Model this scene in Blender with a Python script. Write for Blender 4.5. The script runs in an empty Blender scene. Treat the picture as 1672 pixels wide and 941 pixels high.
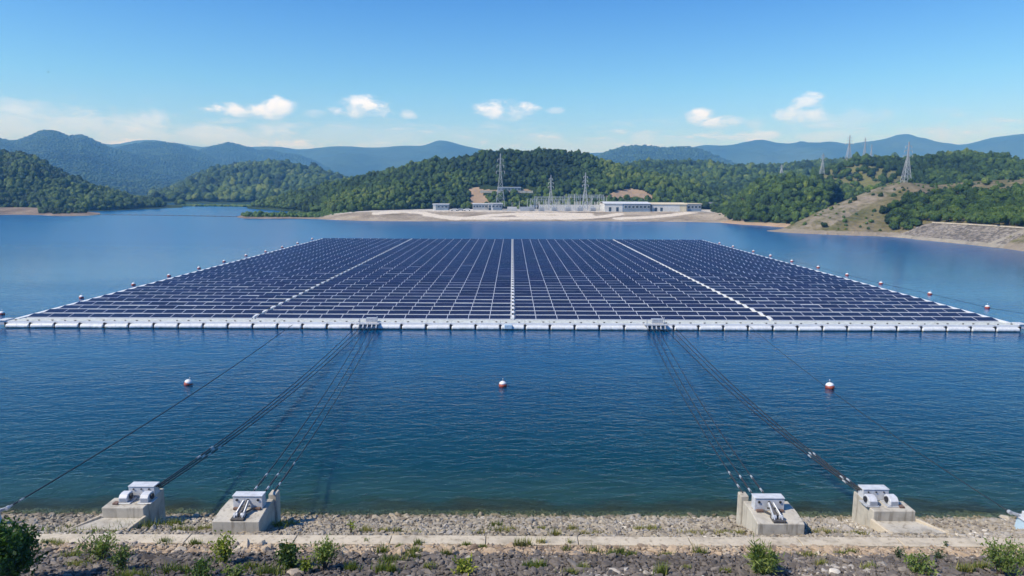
import bpy, bmesh, math, random
import numpy as np
from mathutils import Vector, Matrix
from mathutils.bvhtree import BVHTree

random.seed(7)
rng = np.random.default_rng(11)
PI = math.pi
scene = bpy.context.scene
COL = scene.collection

# ------------------------------------------------------------------ camera
F_PX, CXP, CYP, HORIZON, H = 1115.0, 836.0, 470.5, 309.0, 16.0
PITCH = math.atan((CYP - HORIZON) / F_PX)
ROLL = math.radians(0.24)
CAM = Vector((0, 0, H))
_f = Vector((0, math.cos(PITCH), -math.sin(PITCH)))
_u = Vector((0, math.sin(PITCH), math.cos(PITCH)))
_r = Vector((1, 0, 0))
R_ = _r * math.cos(ROLL) + _u * math.sin(ROLL)
U_ = -_r * math.sin(ROLL) + _u * math.cos(ROLL)
cd = bpy.data.cameras.new('camera')
cd.sensor_width = 36; cd.lens = 36 * F_PX / 1672; cd.clip_start = 0.5; cd.clip_end = 30000
cam = bpy.data.objects.new('camera', cd); COL.objects.link(cam)
m = Matrix((R_, U_, -_f)).transposed().to_4x4(); m.translation = CAM
cam.matrix_world = m
scene.camera = cam

def ray(px, py):
    return (_f + R_ * ((px - CXP) / F_PX) - U_ * ((py - CYP) / F_PX))
def onz(px, py, z=0.0):
    d = ray(px, py); t = (z - H) / d.z
    return CAM + d * t
def onY(px, py, Y):
    d = ray(px, py)
    return CAM + d * (Y / d.y)
def project(P):
    P = np.asarray(P, float) - np.array(CAM)
    zc = P @ np.array(_f)
    return CXP + F_PX * (P @ np.array(R_)) / zc, CYP - F_PX * (P @ np.array(U_)) / zc
YS = onz(836, 845).y
SLOPE = 0.30
def on_slope(px, py, up=0.0):
    # embankment: z = SLOPE*(YS-Y)
    d = ray(px, py)
    t = (SLOPE * YS - H + up) / (d.z + SLOPE * d.y)
    return CAM + d * t
def slope_z(Y):
    return SLOPE * (YS - Y)

# ------------------------------------------------------------------ object helpers
def link(o, parent=None):
    COL.objects.link(o)
    if parent is not None:
        o.parent = parent
    return o
def tag(o, label=None, cat=None, group=None, kind=None):
    if label: o['label'] = label
    if cat: o['category'] = cat
    if group: o['group'] = group
    if kind: o['kind'] = kind
    return o
def empty(name, loc, label, cat, group=None):
    o = bpy.data.objects.new(name, None); o.location = loc; o.empty_display_size = 0.1
    COL.objects.link(o)
    return tag(o, label, cat, group)

class MB:
    """collects shapes into one mesh, in world coordinates"""
    def __init__(s):
        s.v = []; s.f = []; s.mi = []; s.uv = {}
    def add(s, vs, fs, mi=0):
        b = len(s.v); s.v += [tuple(v) for v in vs]
        for f in fs:
            s.f.append(tuple(b + i for i in f)); s.mi.append(mi)
        return s
    def box(s, x0, x1, y0, y1, z0, z1, mi=0):
        return s.hexa([(x0,y0,z0),(x1,y0,z0),(x1,y1,z0),(x0,y1,z0)], [(x0,y0,z1),(x1,y0,z1),(x1,y1,z1),(x0,y1,z1)], mi)
    def hexa(s, a, b, mi=0):
        return s.add(list(a) + list(b), [(3,2,1,0),(4,5,6,7),(0,1,5,4),(1,2,6,5),(2,3,7,6),(3,0,4,7)], mi)
    def prism(s, poly, off, mi=0):
        n = len(poly); o = Vector(off)
        vs = [Vector(p) for p in poly] + [Vector(p) + o for p in poly]
        fs = [tuple(range(n - 1, -1, -1)), tuple(range(n, 2 * n))] + [(i, (i+1) % n, n + (i+1) % n, n + i) for i in range(n)]
        return s.add(vs, fs, mi)
    def bar(s, a, b, w, h=None, mi=0):
        a = Vector(a); b = Vector(b); h = h or w
        d = (b - a).normalized()
        x = d.cross(Vector((0,0,1)))
        if x.length < 1e-3: x = Vector((1,0,0))
        x.normalize(); y = x.cross(d)
        q = [x*w/2 + y*h/2, -x*w/2 + y*h/2, -x*w/2 - y*h/2, x*w/2 - y*h/2]
        return s.hexa([a + p for p in q], [b + p for p in q], mi)
    def tube(s, pts, r, n=6, mi=0, cap=True):
        pts = [Vector(p) for p in pts]; rs = r if isinstance(r, (list, tuple)) else [r] * len(pts)
        vs = []; fs = []
        for i, p in enumerate(pts):
            d = (pts[min(i+1, len(pts)-1)] - pts[max(i-1, 0)]).normalized()
            x = d.cross(Vector((0,0,1)))
            if x.length < 1e-3: x = Vector((1,0,0))
            x.normalize(); y = x.cross(d)
            for k in range(n):
                a = 2*PI*k/n
                vs.append(p + (x*math.cos(a) + y*math.sin(a)) * rs[i])
        for i in range(len(pts)-1):
            for k in range(n):
                fs.append((i*n+k, i*n+(k+1) % n, (i+1)*n+(k+1) % n, (i+1)*n+k))
        if cap:
            fs.append(tuple(range(n-1, -1, -1))); fs.append(tuple(range((len(pts)-1)*n, len(pts)*n)))
        return s.add(vs, fs, mi)
    def lathe(s, prof, c, n=16, mi=0):
        c = Vector(c); vs = []; fs = []
        for (r, z) in prof:
            for k in range(n):
                a = 2*PI*k/n; vs.append(c + Vector((r*math.cos(a), r*math.sin(a), z)))
        for i in range(len(prof)-1):
            for k in range(n):
                fs.append((i*n+k, i*n+(k+1) % n, (i+1)*n+(k+1) % n, (i+1)*n+k))
        fs.append(tuple(range(n-1, -1, -1))); fs.append(tuple(range((len(prof)-1)*n, len(prof)*n)))
        return s.add(vs, fs, mi)
    def build(s, name, mats, parent=None, bevel=0, smooth=False, origin=None, mirror=None):
        me = bpy.data.meshes.new(name)
        vs = s.v
        if mirror is not None:
            vs = [(2*mirror - x, y, z) for x, y, z in vs]
        if origin is None and parent is not None:
            origin = parent.location
        if origin is not None:
            vs = [(x - origin[0], y - origin[1], z - origin[2]) for x, y, z in vs]
        me.from_pydata(vs, [], s.f)
        for mt in (mats if isinstance(mats, (list, tuple)) else [mats]): me.materials.append(mt)
        me.polygons.foreach_set('material_index', s.mi)
        bm = bmesh.new(); bm.from_mesh(me)
        bmesh.ops.recalc_face_normals(bm, faces=bm.faces)
        if bevel:
            es = [e for e in bm.edges if len(e.link_faces) == 2 and e.calc_face_angle(0) > 0.6]
            bmesh.ops.bevel(bm, geom=es, offset=bevel, segments=1, affect='EDGES', clamp_overlap=True)
        bm.to_mesh(me); bm.free()
        if smooth: me.polygons.foreach_set('use_smooth', [True] * len(me.polygons))
        me.update()
        o = bpy.data.objects.new(name, me)
        if origin is not None and parent is None: o.location = origin
        return link(o, parent)

def np_mesh(name, V, Fc, mats, attrs=None, smooth=False, parent=None, mi=None):
    """numpy mesh; Fc (n,3) or (n,4)"""
    me = bpy.data.meshes.new(name)
    k = Fc.shape[1]
    me.vertices.add(len(V)); me.vertices.foreach_set('co', np.ascontiguousarray(V, np.float32).ravel())
    me.loops.add(Fc.size); me.loops.foreach_set('vertex_index', np.ascontiguousarray(Fc, np.int32).ravel())
    me.polygons.add(len(Fc)); me.polygons.foreach_set('loop_start', np.arange(0, Fc.size, k, dtype=np.int32))
    if mi is not None: me.polygons.foreach_set('material_index', np.ascontiguousarray(mi, np.int32))
    me.polygons.foreach_set('use_smooth', np.full(len(Fc), smooth))
    for mt in (mats if isinstance(mats, (list, tuple)) else [mats]): me.materials.append(mt)
    for an, av in (attrs or {}).items():
        a = me.attributes.new(an, 'FLOAT', 'POINT'); a.data.foreach_set('value', np.ascontiguousarray(av, np.float32))
    me.update(calc_edges=True)
    o = bpy.data.objects.new(name, me)
    return link(o, parent)

# ------------------------------------------------------------------ numpy noise
def _hash(ix, iy, iz, seed):
    h = (ix.astype(np.int64) * 374761393 + iy.astype(np.int64) * 668265263 + iz.astype(np.int64) * 2147483647 + seed * 144665) & 0x7fffffff
    h = ((h ^ (h >> 13)) * 1274126177) & 0x7fffffff
    h = ((h ^ (h >> 15)) * 2246822519) & 0x7fffffff
    return ((h ^ (h >> 16)) & 0xffff) / 65535.0
def vnoise(P, seed=0):
    P = np.asarray(P, float); i = np.floor(P); f = P - i; f = f*f*(3-2*f)
    x, y, z = i[:,0], i[:,1], i[:,2]; r = 0
    for dx in (0,1):
        for dy in (0,1):
            for dz in (0,1):
                w = (f[:,0] if dx else 1-f[:,0]) * (f[:,1] if dy else 1-f[:,1]) * (f[:,2] if dz else 1-f[:,2])
                r = r + w * _hash(x+dx, y+dy, z+dz, seed)
    return r * 2 - 1
def fbm(P, seed=0, oct=4):
    P = np.asarray(P, float); r = 0; a = 1.0; t = 0
    for k in range(oct):
        r = r + a * vnoise(P * 2**k + 17.3*k, seed + k); t += a; a *= 0.5
    return r / t

# ------------------------------------------------------------------ materials
class NT:
    def __init__(s, tree): s.t = tree
    def n(s, typ, **kw):
        nd = s.t.nodes.new(typ)
        for k, v in kw.items(): setattr(nd, k, v)
        return nd
    def l(s, a, b): s.t.links.new(a, b)
    def put(s, sock, v):
        if hasattr(v, 'links') or isinstance(v, bpy.types.NodeSocket): s.l(v, sock)
        else: sock.default_value = v
    def math(s, op, a, b=None, c=None, clamp=False):
        nd = s.n('ShaderNodeMath', operation=op, use_clamp=clamp)
        s.put(nd.inputs[0], a)
        if b is not None: s.put(nd.inputs[1], b)
        if c is not None: s.put(nd.inputs[2], c)
        return nd.outputs[0]
    def mix(s, f, a, b, blend='MIX'):
        nd = s.n('ShaderNodeMix', data_type='RGBA', blend_type=blend)
        s.put(nd.inputs[0], f); s.put(nd.inputs[6], c4(a)); s.put(nd.inputs[7], c4(b))
        return nd.outputs[2]
    def ramp(s, f, stops, interp='LINEAR'):
        nd = s.n('ShaderNodeValToRGB'); cr = nd.color_ramp; cr.interpolation = interp
        while len(cr.elements) < len(stops): cr.elements.new(0.5)
        for e, (p, c) in zip(cr.elements, stops): e.position = p; e.color = c4(c)
        s.l(f, nd.inputs[0]); return nd.outputs[0]
    def noise(s, vec, scale, detail=3, rough=0.55, dist=0.0):
        nd = s.n('ShaderNodeTexNoise'); nd.inputs['Scale'].default_value = scale; nd.inputs['Detail'].default_value = detail
        nd.inputs['Roughness'].default_value = rough; nd.inputs['Distortion'].default_value = dist
        if vec is not None: s.l(vec, nd.inputs['Vector'])
        return nd.outputs[0]
    def voro(s, vec, scale, feature='F1', out=0):
        nd = s.n('ShaderNodeTexVoronoi', feature=feature); nd.inputs['Scale'].default_value = scale
        if vec is not None: s.l(vec, nd.inputs['Vector'])
        return nd.outputs[out]
    def mapping(s, vec, scale=(1,1,1), rot=(0,0,0), loc=(0,0,0)):
        nd = s.n('ShaderNodeMapping'); nd.inputs['Scale'].default_value = scale; nd.inputs['Rotation'].default_value = rot; nd.inputs['Location'].default_value = loc
        s.l(vec, nd.inputs[0]); return nd.outputs[0]
    def attr(s, name):
        nd = s.n('ShaderNodeAttribute', attribute_name=name); return nd.outputs['Fac']
    def bump(s, h, strength=0.5, dist=0.1):
        nd = s.n('ShaderNodeBump'); nd.inputs['Strength'].default_value = strength; nd.inputs['Distance'].default_value = dist
        s.l(h, nd.inputs['Height']); return nd.outputs[0]
    def sstep(s, x, a, b):
        nd = s.n('ShaderNodeMapRange', interpolation_type='SMOOTHSTEP')
        s.put(nd.inputs[0], x); nd.inputs[1].default_value = a; nd.inputs[2].default_value = b
        return nd.outputs[0]
def c4(c):
    if isinstance(c, bpy.types.NodeSocket): return c
    return tuple(c) + (1.0,) if len(c) == 3 else c
def newmat(name):
    mt = bpy.data.materials.new(name); mt.use_nodes = True
    nt = NT(mt.node_tree); b = mt.node_tree.nodes['Principled BSDF']
    geo = nt.n('ShaderNodeNewGeometry'); nt.pos = geo.outputs['Position']
    return mt, nt, b
def simple(name, col, rough=0.6, metal=0.0, var=0.12, scale=2.0, bump=0.0):
    mt, nt, b = newmat(name)
    n = nt.noise(nt.pos, scale, 4)
    d = tuple(c * (1 - var) for c in col); e = tuple(min(1, c * (1 + var)) for c in col)
    nt.l(nt.ramp(n, [(0.3, d), (0.7, e)]), b.inputs['Base Color'])
    b.inputs['Roughness'].default_value = rough; b.inputs['Metallic'].default_value = metal
    if bump:
        nt.l(nt.bump(nt.noise(nt.pos, scale * 6, 4), bump, 0.03), b.inputs['Normal'])
    return mt
M = {}
M['white'] = simple('white_plastic', (0.74, 0.75, 0.75), 0.45, 0, 0.06, 3)
M['deckwhite'] = simple('weathered_white_deck', (0.50, 0.53, 0.49), 0.7, 0, 0.22, 2.5)
M['steel'] = simple('galvanised_steel', (0.46, 0.48, 0.50), 0.45, 0.25, 0.2, 6)
M['pylon'] = simple('pylon_steel', (0.40, 0.42, 0.44), 0.5, 0.2, 0.08, 0.3)
M['housing'] = simple('painted_steel_housing', (0.54, 0.56, 0.58), 0.5, 0, 0.16, 3.5)
M['bluesteel'] = simple('pale_blue_steel', (0.42, 0.56, 0.66), 0.45, 0, 0.06, 4)
M['dark'] = simple('dark_rubber', (0.025, 0.025, 0.028), 0.6, 0, 0.3, 8)
M['rope'] = simple('dark_wire_rope', (0.018, 0.018, 0.022), 0.55, 0.0, 0.3, 12)
M['rust'] = simple('rusty_steel', (0.16, 0.10, 0.075), 0.8, 0, 0.4, 9)
M['darksteel'] = simple('dark_steel', (0.10, 0.095, 0.09), 0.55, 0.3, 0.35, 9)
M['red'] = simple('red_buoy_paint', (0.36, 0.075, 0.04), 0.45, 0, 0.25, 5)
M['bark'] = simple('bark', (0.09, 0.065, 0.045), 0.9, 0, 0.3, 6)
M['glass'] = simple('window_glass', (0.05, 0.075, 0.10), 0.15, 0, 0.2, 0.5)
M['bwall'] = simple('white_render_wall', (0.60, 0.60, 0.58), 0.8, 0, 0.14, 0.5)
M['bluewall'] = simple('blue_grey_cladding', (0.20, 0.26, 0.33), 0.5, 0, 0.10, 0.4)
M['tanroof'] = simple('tan_roof', (0.60, 0.53, 0.38), 0.7, 0, 0.10, 0.4)
M['roof'] = simple('pale_metal_roof', (0.60, 0.62, 0.64), 0.5, 0, 0.12, 0.3)
M['greyroof'] = simple('dark_grey_roof', (0.14, 0.15, 0.17), 0.7, 0, 0.1, 0.5)
M['grey'] = simple('grey_paint', (0.34, 0.37, 0.41), 0.5, 0, 0.1, 0.8)
M['insul'] = simple('pale_insulator', (0.62, 0.62, 0.58), 0.4, 0, 0.1, 2)

def concrete(name, base):
    mt, nt, b = newmat(name)
    n1 = nt.noise(nt.pos, 1.3, 5, 0.65); n2 = nt.noise(nt.mapping(nt.pos, (5, 5, 0.7)), 1.0, 4)
    c = nt.ramp(n1, [(0.30, tuple(x*0.66 for x in base)), (0.5, base), (0.75, tuple(x*1.15 for x in base))])
    n3 = nt.noise(nt.pos, 0.45, 4, 0.7)
    c = nt.mix(nt.math('MULTIPLY', nt.sstep(n3, 0.50, 0.68), 0.35), c, (base[0]*0.62, base[1]*0.58, base[2]*0.52))
    c = nt.mix(nt.math('MULTIPLY', nt.sstep(n2, 0.53, 0.70), 0.65), c, (base[0]*0.42, base[1]*0.38, base[2]*0.33))
    nt.l(c, b.inputs['Base Color']); b.inputs['Roughness'].default_value = 0.9
    nt.l(nt.bump(nt.noise(nt.pos, 14, 5), 0.35, 0.02), b.inputs['Normal'])
    return mt
M['concrete'] = concrete('weathered_concrete', (0.47, 0.44, 0.37))
M['path'] = concrete('pale_concrete_path', (0.52, 0.455, 0.345))

def stone_mat(name, stops):
    mt, nt, b = newmat(name)
    t = nt.attr('tint'); n = nt.noise(nt.pos, 9, 4, 0.7)
    c = nt.ramp(t, stops)
    c = nt.mix(0.75, c, nt.ramp(n, [(0.25, (0.55,0.55,0.55)), (0.75, (1.3,1.28,1.22))]), 'MULTIPLY')
    sz_ = nt.n('ShaderNodeSeparateXYZ'); nt.l(nt.pos, sz_.inputs[0])
    wet = nt.sstep(nt.math('ADD', sz_.outputs[2], nt.math('MULTIPLY', nt.math('SUBTRACT', nt.noise(nt.pos, 0.6, 3), 0.5), 0.35)), 0.20, 0.02)
    c = nt.mix(wet, c, nt.mix(1.0, c, (0.60, 0.58, 0.46), 'MULTIPLY'))
    nt.l(c, b.inputs['Base Color']); b.inputs['Roughness'].default_value = 0.92
    nt.l(nt.bump(nt.noise(nt.pos, 22, 4), 0.5, 0.03), b.inputs['Normal'])
    return mt
M['stone'] = stone_mat('pale_riprap_stone', [(0, (0.16,0.135,0.105)), (0.25, (0.28,0.245,0.195)), (0.55, (0.37,0.325,0.25)), (0.8, (0.33,0.31,0.285)), (0.95, (0.48,0.43,0.34)), (1, (0.58,0.54,0.47))])
M['tanstone'] = stone_mat('tan_riprap_stone', [(0, (0.18,0.13,0.095)), (0.25, (0.33,0.25,0.175)), (0.6, (0.44,0.34,0.235)), (0.85, (0.38,0.32,0.25)), (1, (0.54,0.47,0.36))])
M['darkstone'] = stone_mat('dark_riprap_stone', [(0, (0.065,0.055,0.048)), (0.3, (0.11,0.095,0.083)), (0.7, (0.165,0.143,0.125)), (0.93, (0.23,0.20,0.17)), (1, (0.42,0.39,0.35))])

def leaf_mat(name, cols, var_obj=0.0, rough=0.6, tint='tint', trans=0.25, leaf=False):
    """foliage: tint attribute (+ per-object random) picks a green; fine noise breaks it up"""
    mt, nt, b = newmat(name)
    t = nt.attr(tint)
    if var_obj:
        oi = nt.n('ShaderNodeObjectInfo')
        t = nt.math('ADD', t, nt.math('MULTIPLY', nt.math('SUBTRACT', oi.outputs['Random'], 0.5), var_obj), clamp=True)
    c = nt.ramp(t, [(i / (len(cols)-1), k) for i, k in enumerate(cols)])
    n = nt.noise(nt.pos, 1.1, 2)
    c = nt.mix(1.0, c, nt.ramp(n, [(0.3, (0.75,0.78,0.8)), (0.7, (1.25,1.2,1.1))]), 'MULTIPLY')
    if leaf:
        v = nt.voro(nt.mapping(nt.pos, (1, 1, 1.2)), 1.7); nl = nt.noise(nt.pos, 0.9, 4, 0.7)
        c = nt.mix(1.0, c, nt.ramp(nl, [(0.32, (0.62,0.66,0.7)), (0.68, (1.45,1.38,1.2))]), 'MULTIPLY')
        nt.l(nt.bump(nt.math('SUBTRACT', nt.math('MULTIPLY', nl, 1.2), v), 1.0, 0.7), b.inputs['Normal'])
    nt.l(c, b.inputs['Base Color']); b.inputs['Roughness'].default_value = rough
    b.inputs['Specular IOR Level'].default_value = 0.25
    if trans:
        tr = nt.n('ShaderNodeBsdfTranslucent'); nt.l(nt.mix(1.0, c, (1.3, 1.5, 0.6), 'MULTIPLY'), tr.inputs[0])
        ms = nt.n('ShaderNodeMixShader'); ms.inputs[0].default_value = trans
        out = mt.node_tree.nodes['Material Output']
        nt.l(b.outputs[0], ms.inputs[1]); nt.l(tr.outputs[0], ms.inputs[2]); nt.l(ms.outputs[0], out.inputs[0])
    return mt
GREENS = [(0.022,0.050,0.014), (0.042,0.088,0.020), (0.068,0.128,0.028), (0.105,0.170,0.036), (0.155,0.21,0.048)]
M['forest'] = leaf_mat('forest_foliage', GREENS, 0, 0.7, trans=0, leaf=True)
M['crown'] = leaf_mat('tree_foliage', GREENS, 0.5, 0.65, trans=0.15)
M['bushdark'] = leaf_mat('dark_bush_leaves', [(0.016,0.045,0.010), (0.042,0.10,0.018), (0.085,0.16,0.03)], 0)
M['bushmid'] = leaf_mat('mid_green_leaves', [(0.06,0.105,0.022), (0.13,0.19,0.045), (0.24,0.28,0.08)], 0.3)
M['bushlime'] = leaf_mat('lime_leaves', [(0.11,0.15,0.02), (0.22,0.27,0.035), (0.34,0.36,0.05)], 0.2)
M['bushblue'] = leaf_mat('blue_green_leaves', [(0.04,0.075,0.04), (0.07,0.12,0.06), (0.11,0.16,0.08)], 0.1)
M['grass'] = leaf_mat('grass_blades', [(0.07,0.11,0.025), (0.15,0.19,0.04), (0.25,0.25,0.08), (0.33,0.28,0.12)], 0)
M['reeds'] = leaf_mat('reed_green', [(0.05,0.11,0.02), (0.10,0.17,0.035), (0.16,0.20,0.06)], 0)

def terrain_mat(name, c1, c2, c3, s1, s2, bump=0.6, bd=1.0, attr=None, attrcol=None, voro=0.0):
    mt, nt, b = newmat(name)
    n1 = nt.noise(nt.pos, s1, 5, 0.6); n2 = nt.noise(nt.pos, s2, 4, 0.65)
    c = nt.ramp(n1, [(0.35, c1), (0.5, c2), (0.66, c3)])
    c = nt.mix(0.8, c, nt.ramp(n2, [(0.25, (0.55,0.55,0.55)), (0.75, (1.4,1.4,1.38))]), 'MULTIPLY')
    h = n2
    if voro:
        v = nt.voro(nt.pos, voro, out=1)
        g = nt.n('ShaderNodeRGBToBW'); nt.l(v, g.inputs[0])
        c = nt.mix(0.85, c, nt.ramp(g.outputs[0], [(0.2, (0.5,0.5,0.5)), (0.8, (1.45,1.43,1.4))]), 'MULTIPLY')
        h = nt.math('SUBTRACT', nt.math('MULTIPLY', n2, 0.4), nt.voro(nt.pos, voro))
    if attr:
        a = nt.attr(attr); na = nt.noise(nt.pos, s2 * 0.7, 4, 0.7)
        a2 = nt.sstep(nt.math('ADD', a, nt.math('MULTIPLY', nt.math('SUBTRACT', na, 0.5), 0.9)), 0.35, 0.65)
        c = nt.mix(a2, c, nt.mix(0.5, attrcol, nt.ramp(n2, [(0.25, tuple(x*0.6 for x in attrcol)), (0.75, tuple(x*1.3 for x in attrcol))])))
    nt.l(c, b.inputs['Base Color']); b.inputs['Roughness'].default_value = 0.95
    b.inputs['Specular IOR Level'].default_value = 0.15
    nt.l(nt.bump(h, bump, bd), b.inputs['Normal'])
    return mt
SOIL = (0.34, 0.25, 0.17)
M['woodfloor'] = terrain_mat('wooded_ground', (0.018,0.034,0.012), (0.028,0.05,0.016), (0.045,0.07,0.02), 0.02, 0.15, 0.8, 2.0, 'bare', SOIL)
M['farwood'] = terrain_mat('far_wooded_slopes', (0.016,0.036,0.016), (0.026,0.056,0.020), (0.045,0.078,0.026), 0.004, 0.10, 1.0, 8.0)
M['mountain'] = terrain_mat('distant_mountain', (0.016,0.036,0.018), (0.028,0.056,0.024), (0.048,0.08,0.034), 0.002, 0.03, 0.5, 6.0)
M['bank'] = terrain_mat('sandy_bank', (0.20,0.165,0.12), (0.31,0.265,0.205), (0.38,0.33,0.26), 0.06, 0.6, 0.5, 0.4, 'pale', (0.60,0.54,0.45))
M['brownbank'] = terrain_mat('brown_bank', (0.13,0.10,0.075), (0.20,0.155,0.115), (0.27,0.22,0.165), 0.08, 0.5, 0.6, 0.5, 'green', (0.06,0.09,0.025))
M['spur'] = terrain_mat('rock_and_grass_slope', (0.10,0.105,0.040), (0.155,0.138,0.07), (0.23,0.19,0.125), 0.07, 0.40, 1.0, 1.2, 'rock', (0.26,0.225,0.175))
M['riprapfar'] = terrain_mat('far_riprap', (0.155,0.142,0.128), (0.19,0.174,0.155), (0.225,0.205,0.18), 0.05, 0.35, 0.8, 0.4, 'pale', (0.30,0.275,0.225), voro=1.3)
M['meadow'] = terrain_mat('meadow', (0.16,0.17,0.05), (0.24,0.22,0.08), (0.30,0.26,0.12), 0.03, 0.2, 0.4, 0.3)
M['valley'] = terrain_mat('valley_floor', (0.03,0.05,0.015), (0.05,0.075,0.02), (0.08,0.10,0.03), 0.01, 0.08, 0.4, 1.0)
M['embank'] = terrain_mat('embankment_earth', (0.10,0.085,0.065), (0.15,0.13,0.10), (0.20,0.175,0.135), 0.5, 4.0, 0.6, 0.1)

# solar cells
def cells():
    mt, nt, b = newmat('solar_cells')
    uv = nt.n('ShaderNodeUVMap').outputs[0]
    sp = nt.n('ShaderNodeSeparateXYZ'); nt.l(uv, sp.inputs[0])
    def lines(x, k, w):
        f = nt.math('FRACT', nt.math('MULTIPLY', x, k)); return nt.math('LESS_THAN', f, w)
    g = nt.math('MAXIMUM', lines(sp.outputs[0], 14.0, 0.09), lines(sp.outputs[1], 6.0, 0.07))
    n = nt.noise(nt.pos, 0.22, 2); t = nt.attr('tint')
    c = nt.ramp(nt.math('ADD', nt.math('MULTIPLY', n, 0.5), nt.math('MULTIPLY', t, 0.55)), [(0.1, (0.005,0.005,0.020)), (0.5, (0.008,0.008,0.031)), (0.9, (0.013,0.013,0.048))])
    c = nt.mix(nt.math('MULTIPLY', g, 0.16), c, (0.22, 0.26, 0.36))
    nt.l(c, b.inputs['Base Color']); b.inputs['Roughness'].default_value = 0.20
    b.inputs['Specular IOR Level'].default_value = 0.17
    return mt
M['cells'] = cells()
M['frame'] = simple('aluminium_frame', (0.56, 0.58, 0.63), 0.4, 0.15, 0.05, 2)

# water
def water():
    mt, nt, b = newmat('reservoir_water')
    sp = nt.n('ShaderNodeSeparateXYZ'); nt.l(nt.pos, sp.inputs[0])
    wob = nt.math('MULTIPLY', nt.math('SUBTRACT', nt.noise(nt.pos, 0.35, 4), 0.5), 4.0)
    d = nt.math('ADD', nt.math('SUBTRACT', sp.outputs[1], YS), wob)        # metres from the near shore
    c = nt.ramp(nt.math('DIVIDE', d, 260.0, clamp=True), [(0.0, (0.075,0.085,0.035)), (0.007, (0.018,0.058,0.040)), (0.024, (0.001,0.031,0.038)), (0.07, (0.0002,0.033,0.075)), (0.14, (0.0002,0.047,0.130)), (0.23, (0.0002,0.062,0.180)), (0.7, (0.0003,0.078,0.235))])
    nt.l(c, b.inputs['Base Color'])
    b.inputs['Subsurface Weight'].default_value = 1.0; b.inputs['Subsurface Radius'].default_value = (1.0, 1.0, 1.0); b.inputs['Subsurface Scale'].default_value = 3.0
    far = nt.sstep(sp.outputs[1], 40, 230)
    nt.l(nt.math('ADD', 0.07, nt.math('MULTIPLY', far, 0.15)), b.inputs['Roughness']); b.inputs['IOR'].default_value = 1.33
    # ripples: short crests across the wind, gusty patches
    w1 = nt.noise(nt.mapping(nt.pos, (1.0, 2.0, 1), (0, 0, math.radians(-16))), 1.0, 3, 0.6, 0.5)
    w2 = nt.noise(nt.mapping(nt.pos, (0.36, 0.80, 1), (0, 0, math.radians(-28))), 1.0, 2, 0.5, 0.4)
    w3 = nt.noise(nt.mapping(nt.pos, (2.6, 4.6, 1), (0, 0, math.radians(12))), 1.0, 2, 0.5)
    gust = nt.noise(nt.mapping(nt.pos, (0.012, 0.035, 1)), 1.0, 3)
    h = nt.math('ADD', nt.math('ADD', w1, nt.math('MULTIPLY', w2, 1.1)), nt.math('MULTIPLY', w3, 0.07))
    h = nt.math('MULTIPLY', h, nt.math('ADD', nt.math('MULTIPLY', nt.sstep(gust, 0.3, 0.7), 0.8), 0.45))
    h = nt.math('MULTIPLY', h, nt.math('SUBTRACT', 1.0, nt.math('MULTIPLY', nt.sstep(sp.outputs[1], 30, 150), 0.86)))
    nt.l(nt.bump(h, 1.0, 0.080), b.inputs['Normal'])
    tr = nt.n('ShaderNodeBsdfTransparent'); tr.inputs[0].default_value = (0.75, 0.9, 0.8, 1)
    ms = nt.n('ShaderNodeMixShader')
    nt.l(nt.math('MULTIPLY', nt.math('SUBTRACT', 1.0, nt.sstep(d, -0.5, 3.2)), 0.75), ms.inputs[0])
    out = mt.node_tree.nodes['Material Output']
    nt.l(b.outputs[0], ms.inputs[1]); nt.l(tr.outputs[0], ms.inputs[2]); nt.l(ms.outputs[0], out.inputs[0])
    return mt
M['water'] = water()

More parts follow.
